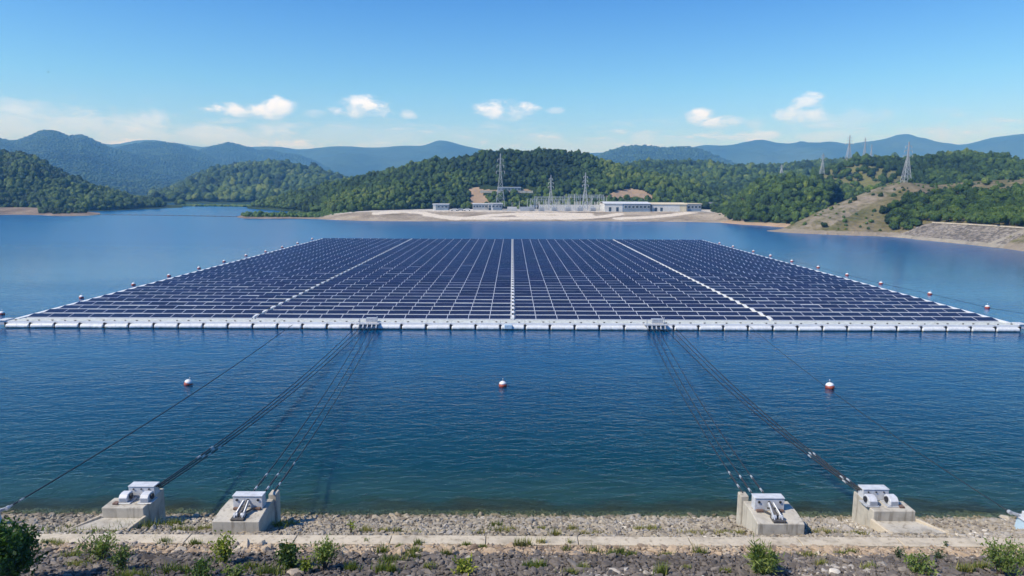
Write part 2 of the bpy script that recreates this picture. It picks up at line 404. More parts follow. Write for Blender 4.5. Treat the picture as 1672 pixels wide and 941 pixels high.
# ------------------------------------------------------------------ sky, sun, haze
SUN_EL, SUN_AZ = math.radians(47), math.atan2(-0.80, -0.34)
def world():
    w = bpy.data.worlds.new('World'); scene.world = w; w.use_nodes = True
    nt = NT(w.node_tree); bg = w.node_tree.nodes['Background']
    sky = nt.n('ShaderNodeTexSky', sky_type='NISHITA', sun_disc=False)
    sky.sun_elevation = SUN_EL; sky.sun_rotation = SUN_AZ
    sky.altitude = 0; sky.air_density = 1.0; sky.dust_density = 0.5; sky.ozone_density = 1.6
    hs = nt.n('ShaderNodeHueSaturation'); hs.inputs['Saturation'].default_value = 1.0; hs.inputs['Hue'].default_value = 0.5
    nt.l(sky.outputs[0], hs.inputs['Color'])
    tc = nt.n('ShaderNodeTexCoord').outputs['Generated']
    nrm = nt.n('ShaderNodeVectorMath', operation='NORMALIZE'); nt.l(tc, nrm.inputs[0])
    sp = nt.n('ShaderNodeSeparateXYZ'); nt.l(nrm.outputs[0], sp.inputs[0])
    az = nt.math('ARCTAN2', sp.outputs[0], sp.outputs[1]); el = nt.math('ARCSINE', sp.outputs[2])
    cv = nt.n('ShaderNodeCombineXYZ'); nt.l(nt.math('MULTIPLY', az, 1.0), cv.inputs[0]); nt.l(nt.math('MULTIPLY', el, 1.9), cv.inputs[1])
    n1 = nt.noise(cv.outputs[0], 26, 7, 0.62, 0.3); n2 = nt.noise(cv.outputs[0], 9, 5, 0.55, 0.2)
    nn = nt.math('SUBTRACT', n1, 0.5)
    dens = None; litsum = None
    # cumulus: centre and half size as seen in the sky
    for (cx, cy, rx, ry, k) in [(402,181,56,11,1.0),(458,176,27,13,1.0),(590,176,46,15,1.0),(510,186,19,7,0.45),(668,185,15,9,0.8),(825,180,48,14,1.0),(906,181,15,6,0.55),
                             (1146,188,26,13,1.0),(1172,199,36,10,0.9),(1321,167,25,12,0.85),(1312,190,40,14,0.8),(1410,194,42,13,0.35),(1060,228,46,12,0.5),(1247,222,22,9,0.7),
                             (1345,222,36,8,0.5),(1560,220,86,15,0.32),(962,236,110,14,0.3),(40,186,120,16,0.45),(120,206,200,24,0.62),(-20,200,120,30,0.5),(360,222,160,16,0.60),(560,222,190,16,0.32),(470,236,60,9,0.8),(262,220,46,9,0.6),(345,228,44,8,0.6),(430,221,34,8,0.5),(600,236,34,7,0.55),(706,238,40,7,0.5),(884,226,46,9,0.4),(1125,232,30,7,0.4),(60,204,50,12,0.55),(650,216,170,14,0.22),(112,161,14,6,0.12),(240,164,10,5,0.1)]:
        d = ray(cx, cy).normalized(); a0 = math.atan2(d.x, d.y); e0 = math.asin(d.z)
        ra = rx / F_PX * 1.08; re = ry / F_PX * 1.15
        a = nt.math('DIVIDE', nt.math('SUBTRACT', az, a0), ra); e = nt.math('DIVIDE', nt.math('SUBTRACT', el, e0), re)
        q = nt.math('SUBTRACT', 1.0, nt.math('ADD', nt.math('MULTIPLY', a, a), nt.math('MULTIPLY', e, e)))
        q = nt.math('ADD', q, nt.math('MULTIPLY', nn, 4.4))
        q = nt.math('MULTIPLY', nt.sstep(q, -0.25, 1.10), k)
        lt = nt.math('MULTIPLY', q, nt.math('ADD', nt.math('MULTIPLY', e, 0.35), 0.75, clamp=True))
        dens = q if dens is None else nt.math('MAXIMUM', dens, q)
        litsum = lt if litsum is None else nt.math('MAXIMUM', litsum, lt)
    # broken bank of small puffs low over the hills
    cb = nt.n('ShaderNodeCombineXYZ'); nt.l(az, cb.inputs[0]); nt.l(nt.math('MULTIPLY', el, 4.5), cb.inputs[1])
    pn = nt.noise(cb.outputs[0], 17, 6, 0.6, 0.2)
    band = nt.math('MULTIPLY', nt.sstep(el, 0.030, 0.055), nt.sstep(el, 0.108, 0.070))
    puff = nt.math('MULTIPLY', nt.math('MULTIPLY', nt.sstep(pn, 0.47, 0.66), band), 0.80)
    dens = nt.math('MAXIMUM', dens, puff); litsum = nt.math('MAXIMUM', litsum, nt.math('MULTIPLY', puff, nt.sstep(pn, 0.45, 0.75)))
    # thin veil low over the hills
    veil = nt.math('MULTIPLY', nt.math('SUBTRACT', 1.0, nt.sstep(el, 0.0, 0.17)), nt.sstep(n2, 0.36, 0.75))
    dens = nt.math('MAXIMUM', dens, nt.math('MULTIPLY', veil, 0.14))
    grade = nt.ramp(nt.math('DIVIDE', el, 0.5, clamp=True), [(0.0, (0.60,0.80,1.36)), (0.14, (0.52,0.78,1.26)), (0.28, (0.40,0.74,1.08)), (0.52, (0.21,0.52,0.97)), (1.0, (0.15,0.44,0.90))])
    skyc = nt.mix(1.0, hs.outputs[0], grade, 'MULTIPLY')
    cc = nt.ramp(litsum, [(0.0, (3.6, 4.9, 7.2)), (0.4, (4.1, 5.4, 7.7)), (0.85, (5.7, 6.6, 8.4))])
    nt.l(nt.mix(dens, skyc, cc), bg.inputs[0])
    bg.inputs[1].default_value = 0.112
world()
sd = bpy.data.lights.new('sun', 'SUN'); sd.energy = 3.2; sd.angle = math.radians(0.5); sd.color = (1.0, 0.94, 0.84)
so = bpy.data.objects.new('sun', sd); COL.objects.link(so)
sv = Vector((math.sin(SUN_AZ)*math.cos(SUN_EL), math.cos(SUN_AZ)*math.cos(SUN_EL), math.sin(SUN_EL)))
so.rotation_euler = sv.to_track_quat('Z', 'Y').to_euler()
vs = scene.view_settings
vs.view_transform = 'Standard'; vs.look = 'None'; vs.gamma = 1; vs.use_curve_mapping = False; vs.exposure = 0.75

hz = MB(); hz.box(-6800, 6800, -120, 6800, -14, 425)
mt = bpy.data.materials.new('haze_air'); mt.use_nodes = True
nt = NT(mt.node_tree); mt.node_tree.nodes.remove(mt.node_tree.nodes['Principled BSDF'])
pv = nt.n('ShaderNodeVolumePrincipled'); pv.inputs['Color'].default_value = (0.14, 0.42, 0.92, 1); pv.inputs['Absorption Color'].default_value = (1, 1, 1, 1); pv.inputs['Density'].default_value = 0.00034; pv.inputs['Anisotropy'].default_value = 0.0
nt.l(pv.outputs[0], mt.node_tree.nodes['Material Output'].inputs['Volume'])
tag(hz.build('haze', mt), kind='stuff')

# ------------------------------------------------------------------ terrain
def catmull(v, n):
    v = np.asarray(v, float); m_ = len(v); t = np.linspace(0, m_-1, n); i = np.clip(np.floor(t).astype(int), 0, m_-2); f = t - i
    p = lambda k: v[np.clip(i+k, 0, m_-1)]
    f = f.reshape((-1,) + (1,)*(v.ndim-1))
    return 0.5*((2*p(0)) + (-p(-1)+p(1))*f + (2*p(-1)-5*p(0)+4*p(1)-p(2))*f*f + (-p(-1)+3*p(0)-3*p(1)+p(2))*f**3)
HILLS = {}
def loft(name, foot, ridge, mat, n=160, mrow=48, prof=0.5, amp=3.0, wl=60.0, back=0.5, seed=1, drop=None, attrs=None, key=None, kind='structure', lead=0.12, cr=0.15, backz=-6):
    """foot, ridge: world point lists of equal length; a real hill surface from its foot over its crest and down the far side"""
    A = catmull([tuple(p) for p in foot], n); B = catmull([tuple(p) for p in ridge], n)
    s = np.concatenate([[-lead], np.linspace(0, 1, mrow), 1 + np.linspace(0.08, 1, 10)*back])
    S = s[None, :, None]
    P = A[:, None, :]*(1-S) + B[:, None, :]*S
    sc = np.clip(s, 0, 1)
    pr = (1-prof)*sc + prof*np.sin(sc*PI/2)
    z = A[:, None, 2] + (B[:, None, 2]-A[:, None, 2])*pr[None, :]
    after = np.clip((s-1)/back, 0, 1)
    bz = np.minimum(backz, B[:, 2]-0.4)[:, None]
    z = z*(1 - after[None, :]**1.3) + bz*after[None, :]**1.3
    z[:, 0] = A[:, 2] - 6
    P[:, :, 2] = z
    nz = fbm(P.reshape(-1, 3)*np.array([1/wl, 1/wl, 0]), seed, 5).reshape(z.shape)
    env = np.clip(s, 0, 1)*(1-np.clip(s, 0, 1))*4; env = np.where(s > 1, 0.6, env)*1.0 + cr*np.where(s > 0.5, 1, 0)
    env[0] = 0
    P[:, :, 2] += nz*amp*env[None, :]*np.clip((B[:, 2]-A[:, 2])/(3.0*amp), 0, 1)[:, None]
    k = P.shape[1]
    V = P.reshape(-1, 3); ii = np.arange(n-1)[:, None]*k + np.arange(k-1)[None, :]
    Fc = np.stack([ii, ii+k, ii+k+1, ii+1], -1).reshape(-1, 4)
    at = {}
    for an, fn in (attrs or {}).items():
        px, py = project(V); at[an] = fn(V, px, py)
    o = np_mesh(name, V, Fc, mat, at, smooth=True)
    tag(o, kind=kind)
    HILLS[key or o.name] = (P, V, Fc, o, s)
    return o
def inpoly(px, py, poly):
    r = np.zeros(len(px), bool); j = len(poly)-1
    for i in range(len(poly)):
        (xi, yi), (xj, yj) = poly[i], poly[j]
        c = ((yi > py) != (yj > py)) & (px < (xj-xi)*(py-yi)/((yj-yi) or 1e-9) + xi)
        r ^= c; j = i
    return r
def rid(pts, D): return [onY(x, y, D if not hasattr(D, '__len__') else D[i]) for i, (x, y) in enumerate(pts)]
def resample(pts, n):
    pts = np.array(pts, float); x = np.linspace(pts[0,0], pts[-1,0], n); return list(zip(x, np.interp(x, pts[:,0], pts[:,1])))
def far_hill(name, sil, D, footD, fz, mat, n=300, cnt=60, tree=0.0, **kw):
    s2 = resample(sil, cnt)
    s2 = [(x, y + float(jag)) for (x, y), jag in zip(s2, 1.8*fbm(np.array([[x/22.0, D*0.01, 0.5] for x, y in s2]), 5, 3))]
    R = [onY(x, y, D) for x, y in s2]
    for r in R: r.z = max(r.z - tree, fz + 0.5)
    Ft = [Vector((r.x*footD/D, footD, fz)) for r in R]
    return loft(name, Ft, R, mat, n=n, **kw)

# distant ranges
far_hill('mountain', [(-420,240),(-200,232),(0,231),(60,226),(190,237),(235,230),(300,236),(340,241),(380,244),(420,240),(450,240),(500,246),(540,240),(565,239),(600,240),(625,240),(660,237),(690,238),(715,233),(745,235),(770,243),(830,250),(900,252),(985,247),(1050,246),(1100,246),(1150,237),(1190,239),(1212,234),(1232,231),(1255,235),(1275,240),(1305,236),(1330,233),(1358,233),(1385,237),(1420,231),(1440,229),(1475,227),(1520,231),(1560,236),(1580,236),(1605,228),(1640,222),(1672,218),(1720,214),(1900,226),(2100,235)],
         4400, 3200, 2, M['mountain'], n=420, cnt=110, mrow=60, prof=0.3, amp=110, wl=420, seed=3, back=0.35, key='F1')
far_hill('mountain', [(260,285),(300,256),(320,246),(345,238),(358,235),(373,231),(388,235),(402,238),(420,244),(440,243),(462,247),(485,251),(510,259),(530,269),(560,284),(600,298),(660,308)],
         3300, 2300, 2, M['farwood'], n=300, cnt=80, mrow=50, prof=0.1, amp=30, wl=330, seed=41, back=0.35, tree=6, cr=0.08, key='F2')
far_hill('mountain', [(130,275),(165,250),(185,241),(205,236),(225,232),(248,229),(262,230),(280,231),(292,234),(308,239),(330,248),(360,262),(400,276),(450,290),(520,305)],
         2850, 1900, 2, M['farwood'], n=300, cnt=70, mrow=50, prof=0.1, amp=30, wl=300, seed=42, back=0.35, tree=6, cr=0.08, key='F5')
far_hill('mountain', [(-400,262),(-200,258),(-100,240),(-40,232),(0,228),(25,230),(45,222),(62,215),(80,211),(96,214),(108,220),(120,221),(130,219),(142,222),(158,230),(180,239),(205,246),(235,255),(270,268),(310,281),(360,297),(430,312)],
         2500, 1350, 2, M['farwood'], n=360, cnt=90, mrow=60, prof=0.12, amp=36, wl=300, seed=43, back=0.35, tree=6, cr=0.08, key='F6')
far_hill('mountain', [(930,285),(960,262),(985,250),(1005,243),(1020,239),(1045,238),(1065,237),(1085,240),(1105,238),(1125,239),(1150,245),(1175,256),(1200,266),(1240,277),(1300,285)],
         2750, 1700, 2, M['farwood'], n=200, cnt=50, mrow=50, prof=0.15, amp=26, wl=300, seed=8, back=0.4, tree=6, cr=0.08, key='F4')
far_hill('hill', [(250,318),(290,300),(318,284),(345,275),(370,270),(400,266),(432,264),(460,265),(485,270),(520,276),(545,284),(575,294),(620,304),(700,312)],
         1250, 720, 1.5, M['farwood'], n=220, cnt=50, mrow=60, prof=0.35, amp=16, wl=130, seed=9, back=0.4, tree=7, key='F3')
far_hill('hill', [(985,285),(1005,272),(1030,264),(1060,260),(1100,262),(1140,262),(1172,264),(1195,268),(1220,266),(1255,267),(1290,263),(1344,260),(1400,261),(1460,260),(1520,262),(1672,266),(1900,268)],
         900, 500, 3, M['farwood'], n=240, cnt=60, mrow=60, prof=0.35, amp=14, wl=110, seed=10, back=0.4, tree=6, key='C2')

# valley floor behind the bay: one sheet to the horizon
vf = MB(); Yb = onz(400, 334.5).y
vf.add([(-6600, Yb+90, 1.2), (-250, Yb+60, 1.2), (-150, Yb, 0.8), (-60, Yb-60, 0.9), (40, Yb-20, 1.2), (6600, Yb-40, 1.2), (6600, 6600, 1.4), (-6600, 6600, 1.4)], [(0,1,2,3,4,5,6,7)])
tag(vf.build('ground', M['valley']), kind='structure')

# hill across the bay on the near side of the photograph's left edge
L1f = [(-380,362),(-150,352),(0,346),(60,345),(120,345),(180,343.5),(240,341),(285,339),(297,338.5)]
L1r = [(-380,215,640),(-150,228,640),(0,243,640),(45,246,640),(100,275,650),(150,299,650),(200,314,650),(250,326,650),(300,336,640)]
ft = [onz(x, y, 0.3) for x, y in L1f]
rd = [onY(x, y, D) for x, y, D in L1r]
for r in rd: r.z = max(r.z-5, 0.8)
loft('hill', ft, rd, M['woodfloor'], n=180, mrow=50, prof=0.4, amp=15, wl=85, seed=12, back=0.5, key='L1')
# bare bank and brown mound below it
loft('bank', [onz(x, y, 0) for x, y in [(-300,366),(-60,352),(0,351),(50,351),(100,353),(140,352.5),(170,350)]],
     [onY(x, y, D) for x, y, D in [(-300,350,395),(-60,340,430),(0,339,440),(50,339,440),(90,342,425),(130,345,425),(172,348.5,440)]],
     M['brownbank'], n=90, mrow=16, prof=0.6, amp=0.5, wl=12, seed=14, back=0.6, key='LB',
     attrs={'green': lambda V, px, py: np.where((px > 62) & (V[:,2] > 1.4), 0.75, 0.1)})

# main wooded hill behind the substation
C1r = [(405,330),(440,319),(480,307),(540,293),(600,279),(650,266),(690,255),(740,251),(790,245),(815,240),(835,238),(860,242),(885,238),(905,237),(950,245),(990,257),(1040,270),(1090,282),(1130,292),(1165,308),(1200,326)]
C1s = resample(C1r, 50)
C1D = np.interp(np.linspace(405, 1200, 50), [405, 600, 740, 900, 1000, 1200], [560, 520, 500, 520, 520, 520])
rd = [onY(x, y, d) for (x, y), d in zip(C1s, C1D)]
for r in rd: r.z = max(r.z - 5, 1.0)
fx = np.linspace(405, 1200, 50); fD = np.interp(fx, [405, 470, 525, 560, 620, 700, 1200], [545, 480, 410, 385, 385, 410, 425])
ft = [Vector(((x-CXP)/F_PX*d, d, zf)) for x, d, zf in zip(fx, fD, np.interp(fx, [405, 525, 600, 700, 1200], [0.8, 1.2, 3.2, 4, 4]))]
SCARS = [[(762,338),(770,318),(766,308),(782,306),(790,318),(800,330),(812,338)], [(985,322),(1005,312),(1030,308),(1050,311),(1068,321),(1062,328),(1020,328)], [(782,310),(862,309),(872,313),(782,314)]]
loft('hill', ft, rd, M['woodfloor'], n=240, mrow=70, prof=0.40, amp=17, wl=70, seed=21, back=0.6, key='C1',
     attrs={'bare': lambda V, px, py: np.where(inpoly(px, py, SCARS[0]) | inpoly(px, py, SCARS[1]) | inpoly(px, py, SCARS[2]), 1.0, 0.0)})

# sandy shore platform with pale haul tracks
ZP = 4.0
sh_f = [(518,358,0),(540,359,0),(570,360,0),(605,361,0),(680,361.5,0),(760,361.5,0),(860,361.5,0),(960,361.5,0),(1060,362,0),(1120,362.5,0),(1180,364,0),(1215,366,0)]
ft = [onz(x, y, 0) for x, y, _ in sh_f]
rz = [1.2, 2.0, 3.0, 3.8, ZP, ZP, ZP, ZP, ZP, ZP, ZP, 3.0]
ry = [352, 350.5, 348, 346, 345, 345, 345, 345, 345.5, 346, 348, 356]
rd = [onz(x, y, z) for (x, _, _), z, y in zip(sh_f, rz, ry)]
TRACKS = [[(612,349),(660,345.5),(690,348),(722,355),(745,358)], [(700,352),(760,357),(800,352),(850,349),(905,349),(960,350)], [(770,357),(850,356.5),(930,357),(985,354),(1010,350)], [(1010,357),(1060,355),(1100,351),(1130,347)], [(850,352),(900,354),(960,352)]]
def pale(V, px, py):
    a = np.zeros(len(px))
    for tr in TRACKS:
        for (x0, y0), (x1, y1) in zip(tr[:-1], tr[1:]):
            t = np.clip(((px-x0)*(x1-x0)+(py-y0)*25*(y1-y0))/((x1-x0)**2+25*(y1-y0)**2), 0, 1)
            d = np.hypot(px-(x0+t*(x1-x0)), 5*(py-(y0+t*(y1-y0))))
            a = np.maximum(a, np.clip(1.25-d/13, 0, 1))
    a = np.maximum(a, np.where((px > 620) & (px < 1190) & (V[:,2] > 3.7), 0.55, 0))
    return np.where(px < 608, 0.0, a)
loft('bank', ft, rd, M['bank'], n=260, mrow=26, prof=0.2, amp=0.35, wl=9, seed=23, back=0.01, key='SB', attrs={'pale': pale}, cr=0.0, backz=4)
pf = MB(); e = [(p.x, p.y, p.z) for p in rd]
top = [(p.x*1.22, 470, ZP if 3 < i else p.z) for i, p in enumerate(rd)]
for i in range(len(e)-1): pf.add([e[i], e[i+1], top[i+1], top[i]], [(0,1,2,3)])
o = pf.build('ground', terrain_mat('substation_yard', (0.42,0.39,0.34), (0.50,0.47,0.42), (0.56,0.53,0.47), 0.05, 0.4, 0.3, 0.1)); tag(o, kind='structure')

# spit of land with scrub
loft('bank', [onz(x, y, 0) for x, y in [(385,354.5),(400,357),(440,357.5),(490,357.5),(540,358.5),(580,358.5)]],
     [onY(x, y, D) for x, y, D in [(386,353.5,395),(405,351,388),(440,351,388),(490,350.5,388),(540,349,392),(582,348,396)]],
     M['brownbank'], n=80, mrow=14, prof=0.6, amp=0.2, wl=8, seed=25, back=1.2, key='SP', attrs={'green': lambda V, px, py: np.where(V[:,2] > 0.55, 0.8, 0.05)}, backz=-3)
# meadow at the head of the bay
loft('meadow', [onz(x, y, 0.1) for x, y in [(415,338),(440,338.5),(480,339.5),(520,341),(560,343)]], [onz(x, y, 1.5) for x, y in [(415,334),(440,333),(480,333),(520,333),(560,333)]],
     M['meadow'], n=40, mrow=10, prof=0.2, amp=0.2, wl=20, seed=26, back=0.2, key='ME', backz=0)

# hills and bare spur on the far side
def crest(px, py, pyf, run=2.6):
    f0 = onz(px, pyf, 0).y; lo, hi = 0.0, 12.0
    for _ in range(40):
        z = (lo+hi)/2
        if onz(px, py, z).y - f0 > run*z: lo = z
        else: hi = z
    return onz(px, py, lo)
EMC = [(1458,384.4,387.4),(1478,379.2,388.9),(1497,371.2,391.4),(1524,364.2,394),(1580,367,399.5),(1630,370,405),(1672,373,410),(1760,379,422),(1950,392,450)]
EMR = [crest(*c) for c in EMC]
ft = [onz(x, y, 0.4) for x, y in [(1150,360),(1185,363),(1215,365.5),(1245,367),(1264,368.5),(1300,371),(1340,372)]]
rd = [onY(x, y, D) for x, y, D in [(1160,345,400),(1182,331,405),(1205,311,405),(1240,290,400),(1280,279,400),(1330,284,400),(1370,290,395)]]
for r in rd: r.z = max(r.z-4.5, 1)
R1SC = [(1180,340),(1205,326),(1228,318),(1222,330),(1190,345)]
loft('hill', ft, rd, M['woodfloor'], n=120, mrow=40, prof=0.5, amp=6, wl=50, seed=31, back=0.7, key='R1', attrs={'bare': lambda V, px, py: np.where(V[:,2] < 1.2, 1.0, np.where(inpoly(px, py, R1SC), 0.8, 0.0))})
ft = [Vector(((x-CXP)/F_PX*D, D, z)) for x, D, z in [(1310,410,14),(1380,380,10),(1450,350,10),(1520,350,10),(1600,350,10),(1700,340,10),(1850,330,10),(2050,320,10)]]
rd = [onY(x, y, D) for x, y, D in [(1330,276,520),(1385,259,520),(1430,255,510),(1490,256,510),(1555,248,510),(1600,252,510),(1672,262,510),(1820,262,500)]]
for r in rd: r.z -= 4
M['meadowhill'] = terrain_mat('grassy_hillside', (0.018,0.034,0.012), (0.028,0.05,0.016), (0.045,0.07,0.02), 0.02, 0.15, 0.8, 2.0, 'bare', (0.15,0.15,0.06))
MEADOW2 = [(1325,273),(1395,267),(1455,277),(1490,290),(1475,312),(1400,312),(1340,300)]
loft('hill', ft, rd, M['meadowhill'], n=160, mrow=50, prof=0.5, amp=7, wl=60, seed=32, back=0.7, key='R2', attrs={'bare': lambda V, px, py: np.where(inpoly(px, py, MEADOW2), 0.7, 0.0)})
ft = [onz(1252,377.6,0), onz(1272,379.2,0), onz(1300,381,0), onz(1345,383,0), onz(1400,385,0), onz(1434,386,0)] + [p + Vector((0, 0.6, -0.15)) for p in EMR]
rd = [crest(1253,376.6,377.6,5), crest(1276,373.5,379.4,5)] + [onY(x, y, D) for x, y, D in [(1300,363,272),(1340,344,280),(1390,324,292),(1425,310,297),(1450,303,300),(1475,299,302),(1500,300,306),(1530,302,315),(1580,297,325),(1630,294,333),(1680,292,335),(1780,292,335),(1960,292,335)]]
ROCK = [(1290,372),(1340,345),(1430,308),(1470,300),(1478,306),(1440,325),(1390,352),(1350,372),(1300,380)]
WOOD3 = [(1448,366),(1456,344),(1482,324),(1500,322),(1540,318),(1600,316),(1900,312),(1900,400),(1500,388),(1462,384),(1448,376)]
def rock(V, px, py):
    a = np.where(inpoly(px, py, ROCK), 0.50, 0.20)
    a = np.where(V[:,2] < 1.3, 0.85, a)
    return np.where(inpoly(px, py, [(1480,315),(1550,310),(1545,322),(1485,330)]), 0.5, a)
loft('hill', ft, rd, M['spur'], n=220, mrow=60, prof=0.35, amp=3.4, wl=20, seed=33, back=0.8, key='R3', attrs={'rock': rock})
# stone faced embankment
ft = [onz(1438,386.3,0)] + [onz(a, c, 0) for a, b, c in EMC]
rd = [crest(1438,385.6,386.3)] + EMR
loft('embankment', ft, rd, M['riprapfar'], n=160, mrow=24, prof=0.0, amp=0.25, wl=4, seed=35, back=0.5, key='EM', backz=4.5, cr=0,
     attrs={'pale': lambda V, px, py: np.maximum(np.where(V[:,2] < 1.0, 0.6, 0.0), np.clip(1.2-np.abs((py-402)-(px-1608)*(376-402)/64)/3.0, 0, 0.9)*(px > 1600))})
cb = MB()
for i in range(4, len(rd)-1):
    a, b = rd[i], rd[i+1]; cb.bar((a.x, a.y+0.3, a.z+0.15), (b.x, b.y+0.3, b.z+0.15), 0.9, 0.4)
tag(cb.build('kerb', M['path']), kind='structure')

# water and lake bed
wt = MB(); wt.add([(-6600, YS-1.2, 0), (6600, YS-1.2, 0), (6600, 6700, 0), (-6600, 6700, 0)], [(0,1,2,3)])
tag(wt.build('water', M['water']), kind='structure')
gb = MB()
ys = [YS+40, YS+8, YS, YS-6, 18, 12, -110]; zs = [-12, -2.4, -0.06, slope_z(YS-6)-0.06, slope_z(18)-0.06, slope_z(15), slope_z(15)]
for i in range(len(ys)-1): gb.add([(-400, ys[i], zs[i]), (400, ys[i], zs[i]), (400, ys[i+1], zs[i+1]), (-400, ys[i+1], zs[i+1])], [(0,1,2,3)])
tag(gb.build('ground', M['embank']), kind='structure')

# ------------------------------------------------------------------ foreground stones, path
def ico(sub):
    bm = bmesh.new(); bmesh.ops.create_icosphere(bm, subdivisions=sub, radius=1.0)
    V = np.array([v.co[:] for v in bm.verts]); Fc = np.array([[v.index for v in f.verts] for f in bm.faces]); bm.free()
    return V, Fc
ICO1, ICO2 = ico(1), ico(2)
def rocks_variants(k):
    out = []
    for i in range(k):
        V, Fc = ICO2; V = V.copy()
        for _ in range(13):                      # chisel flat faces
            nrm = rng.normal(size=3); nrm /= np.linalg.norm(nrm); dd = rng.uniform(0.38, 0.72)
            ov = np.clip(V @ nrm - dd, 0, None); V -= ov[:, None]*nrm
        out.append(V)
    return out, ICO2[1]
RV, RF = rocks_variants(8)
def scatter(name, mats, pos, sc, variants, faces, tint, flat=None, tilt=None, kind='stuff', smooth=False):
    Vs, Fs, Ts = [], [], []; b = 0
    which = rng.integers(0, len(variants), len(pos))
    for k, Vv in enumerate(variants):
        idx = np.where(which == k)[0]
        if not len(idx): continue
        ya = rng.uniform(0, 2*PI, len(idx)); c, s = np.cos(ya), np.sin(ya)
        S = sc[idx]                              # (n,3)
        X = Vv[None]*S[:, None, :]
        if tilt is not None:
            ta = rng.normal(0, tilt, len(idx)); ct, st = np.cos(ta)[:, None], np.sin(ta)[:, None]
            X = np.stack([X[..., 0], X[..., 1]*ct - X[..., 2]*st, X[..., 1]*st + X[..., 2]*ct], -1)
        X = np.stack([X[..., 0]*c[:, None]-X[..., 1]*s[:, None], X[..., 0]*s[:, None]+X[..., 1]*c[:, None], X[..., 2]], -1)
        X += pos[idx][:, None, :]
        Vs.append(X.reshape(-1, 3)); n = len(Vv)
        Fs.append((faces[None] + (np.arange(len(idx))*n)[:, None, None]).reshape(-1, faces.shape[1]) + b)
        Ts.append(np.repeat(tint[idx], n)); b += len(idx)*n
    o = np_mesh(name, np.concatenate(Vs), np.concatenate(Fs), mats, {'tint': np.concatenate(Ts)}, smooth=smooth)
    tag(o, kind=kind); return o
Y_ = on_slope(836, 890).y; zpth = slope_z(Y_) + 0.10; Ypath = [onz(836, 875, zpth).y, onz(836, 889, zpth).y]
Ydark = on_slope(836, 906).y
def stones(name, mat, y0, y1, step, size, xw, zoff=0.0, avoid=True):
    nx = int(2*xw/step); ny = int(abs(y1-y0)/step)
    gx, gy = np.meshgrid(np.arange(nx), np.arange(ny))
    X = -xw + (gx.ravel() + 0.5*(gy.ravel() % 2) + rng.uniform(-0.4, 0.4, gx.size))*step
    Y = min(y0, y1) + (gy.ravel() + rng.uniform(-0.45, 0.45, gx.size))*step
    s = size*rng.lognormal(-0.05, 0.42, len(X))
    pos = np.stack([X, Y, slope_z(Y) + zoff + rng.uniform(-0.02, 0.06, len(X))], 1)
    sc = np.stack([s*rng.uniform(0.9, 1.5, len(X)), s*rng.uniform(0.7, 1.1, len(X)), s*rng.uniform(0.45, 0.8, len(X))], 1)
    big = fbm(pos*np.array([0.25, 0.6, 0]), 77, 3)
    tint = np.clip(rng.beta(2, 2, len(X)) + big*0.45, 0, 1)
    scatter(name, mat, pos, sc, RV, RF, tint, tilt=0.35)
stones('riprap', M['stone'], Ypath[0]+0.12, YS+1.6, 0.125, 0.100, 36)
stones('riprap', M['tanstone'], Ydark-0.1, Ypath[1]-0.03, 0.135, 0.108, 33)
stones('riprap', M['darkstone'], 20.5, Ydark+0.15, 0.13, 0.103, 31)
pm = MB(); x = -60.0
while x < 60:
    L = random.uniform(3.6, 4.6); dz = random.uniform(-0.012, 0.012)
    sk = random.choice((0.0, 0.35, 0.5))
    pm.hexa([(x, Ypath[1], zpth-0.6), (x+L-0.03, Ypath[1], zpth-0.6), (x+L-0.03+sk*0, Ypath[0], zpth-0.6), (x, Ypath[0], zpth-0.6)],
            [(x, Ypath[1]+random.uniform(-.02,.02), zpth+dz), (x+L-0.03, Ypath[1], zpth+dz), (x+L-0.03, Ypath[0], zpth+dz), (x, Ypath[0], zpth+dz)])
    x += L
tag(pm.build('path', M['path'], bevel=0.02), kind='structure')

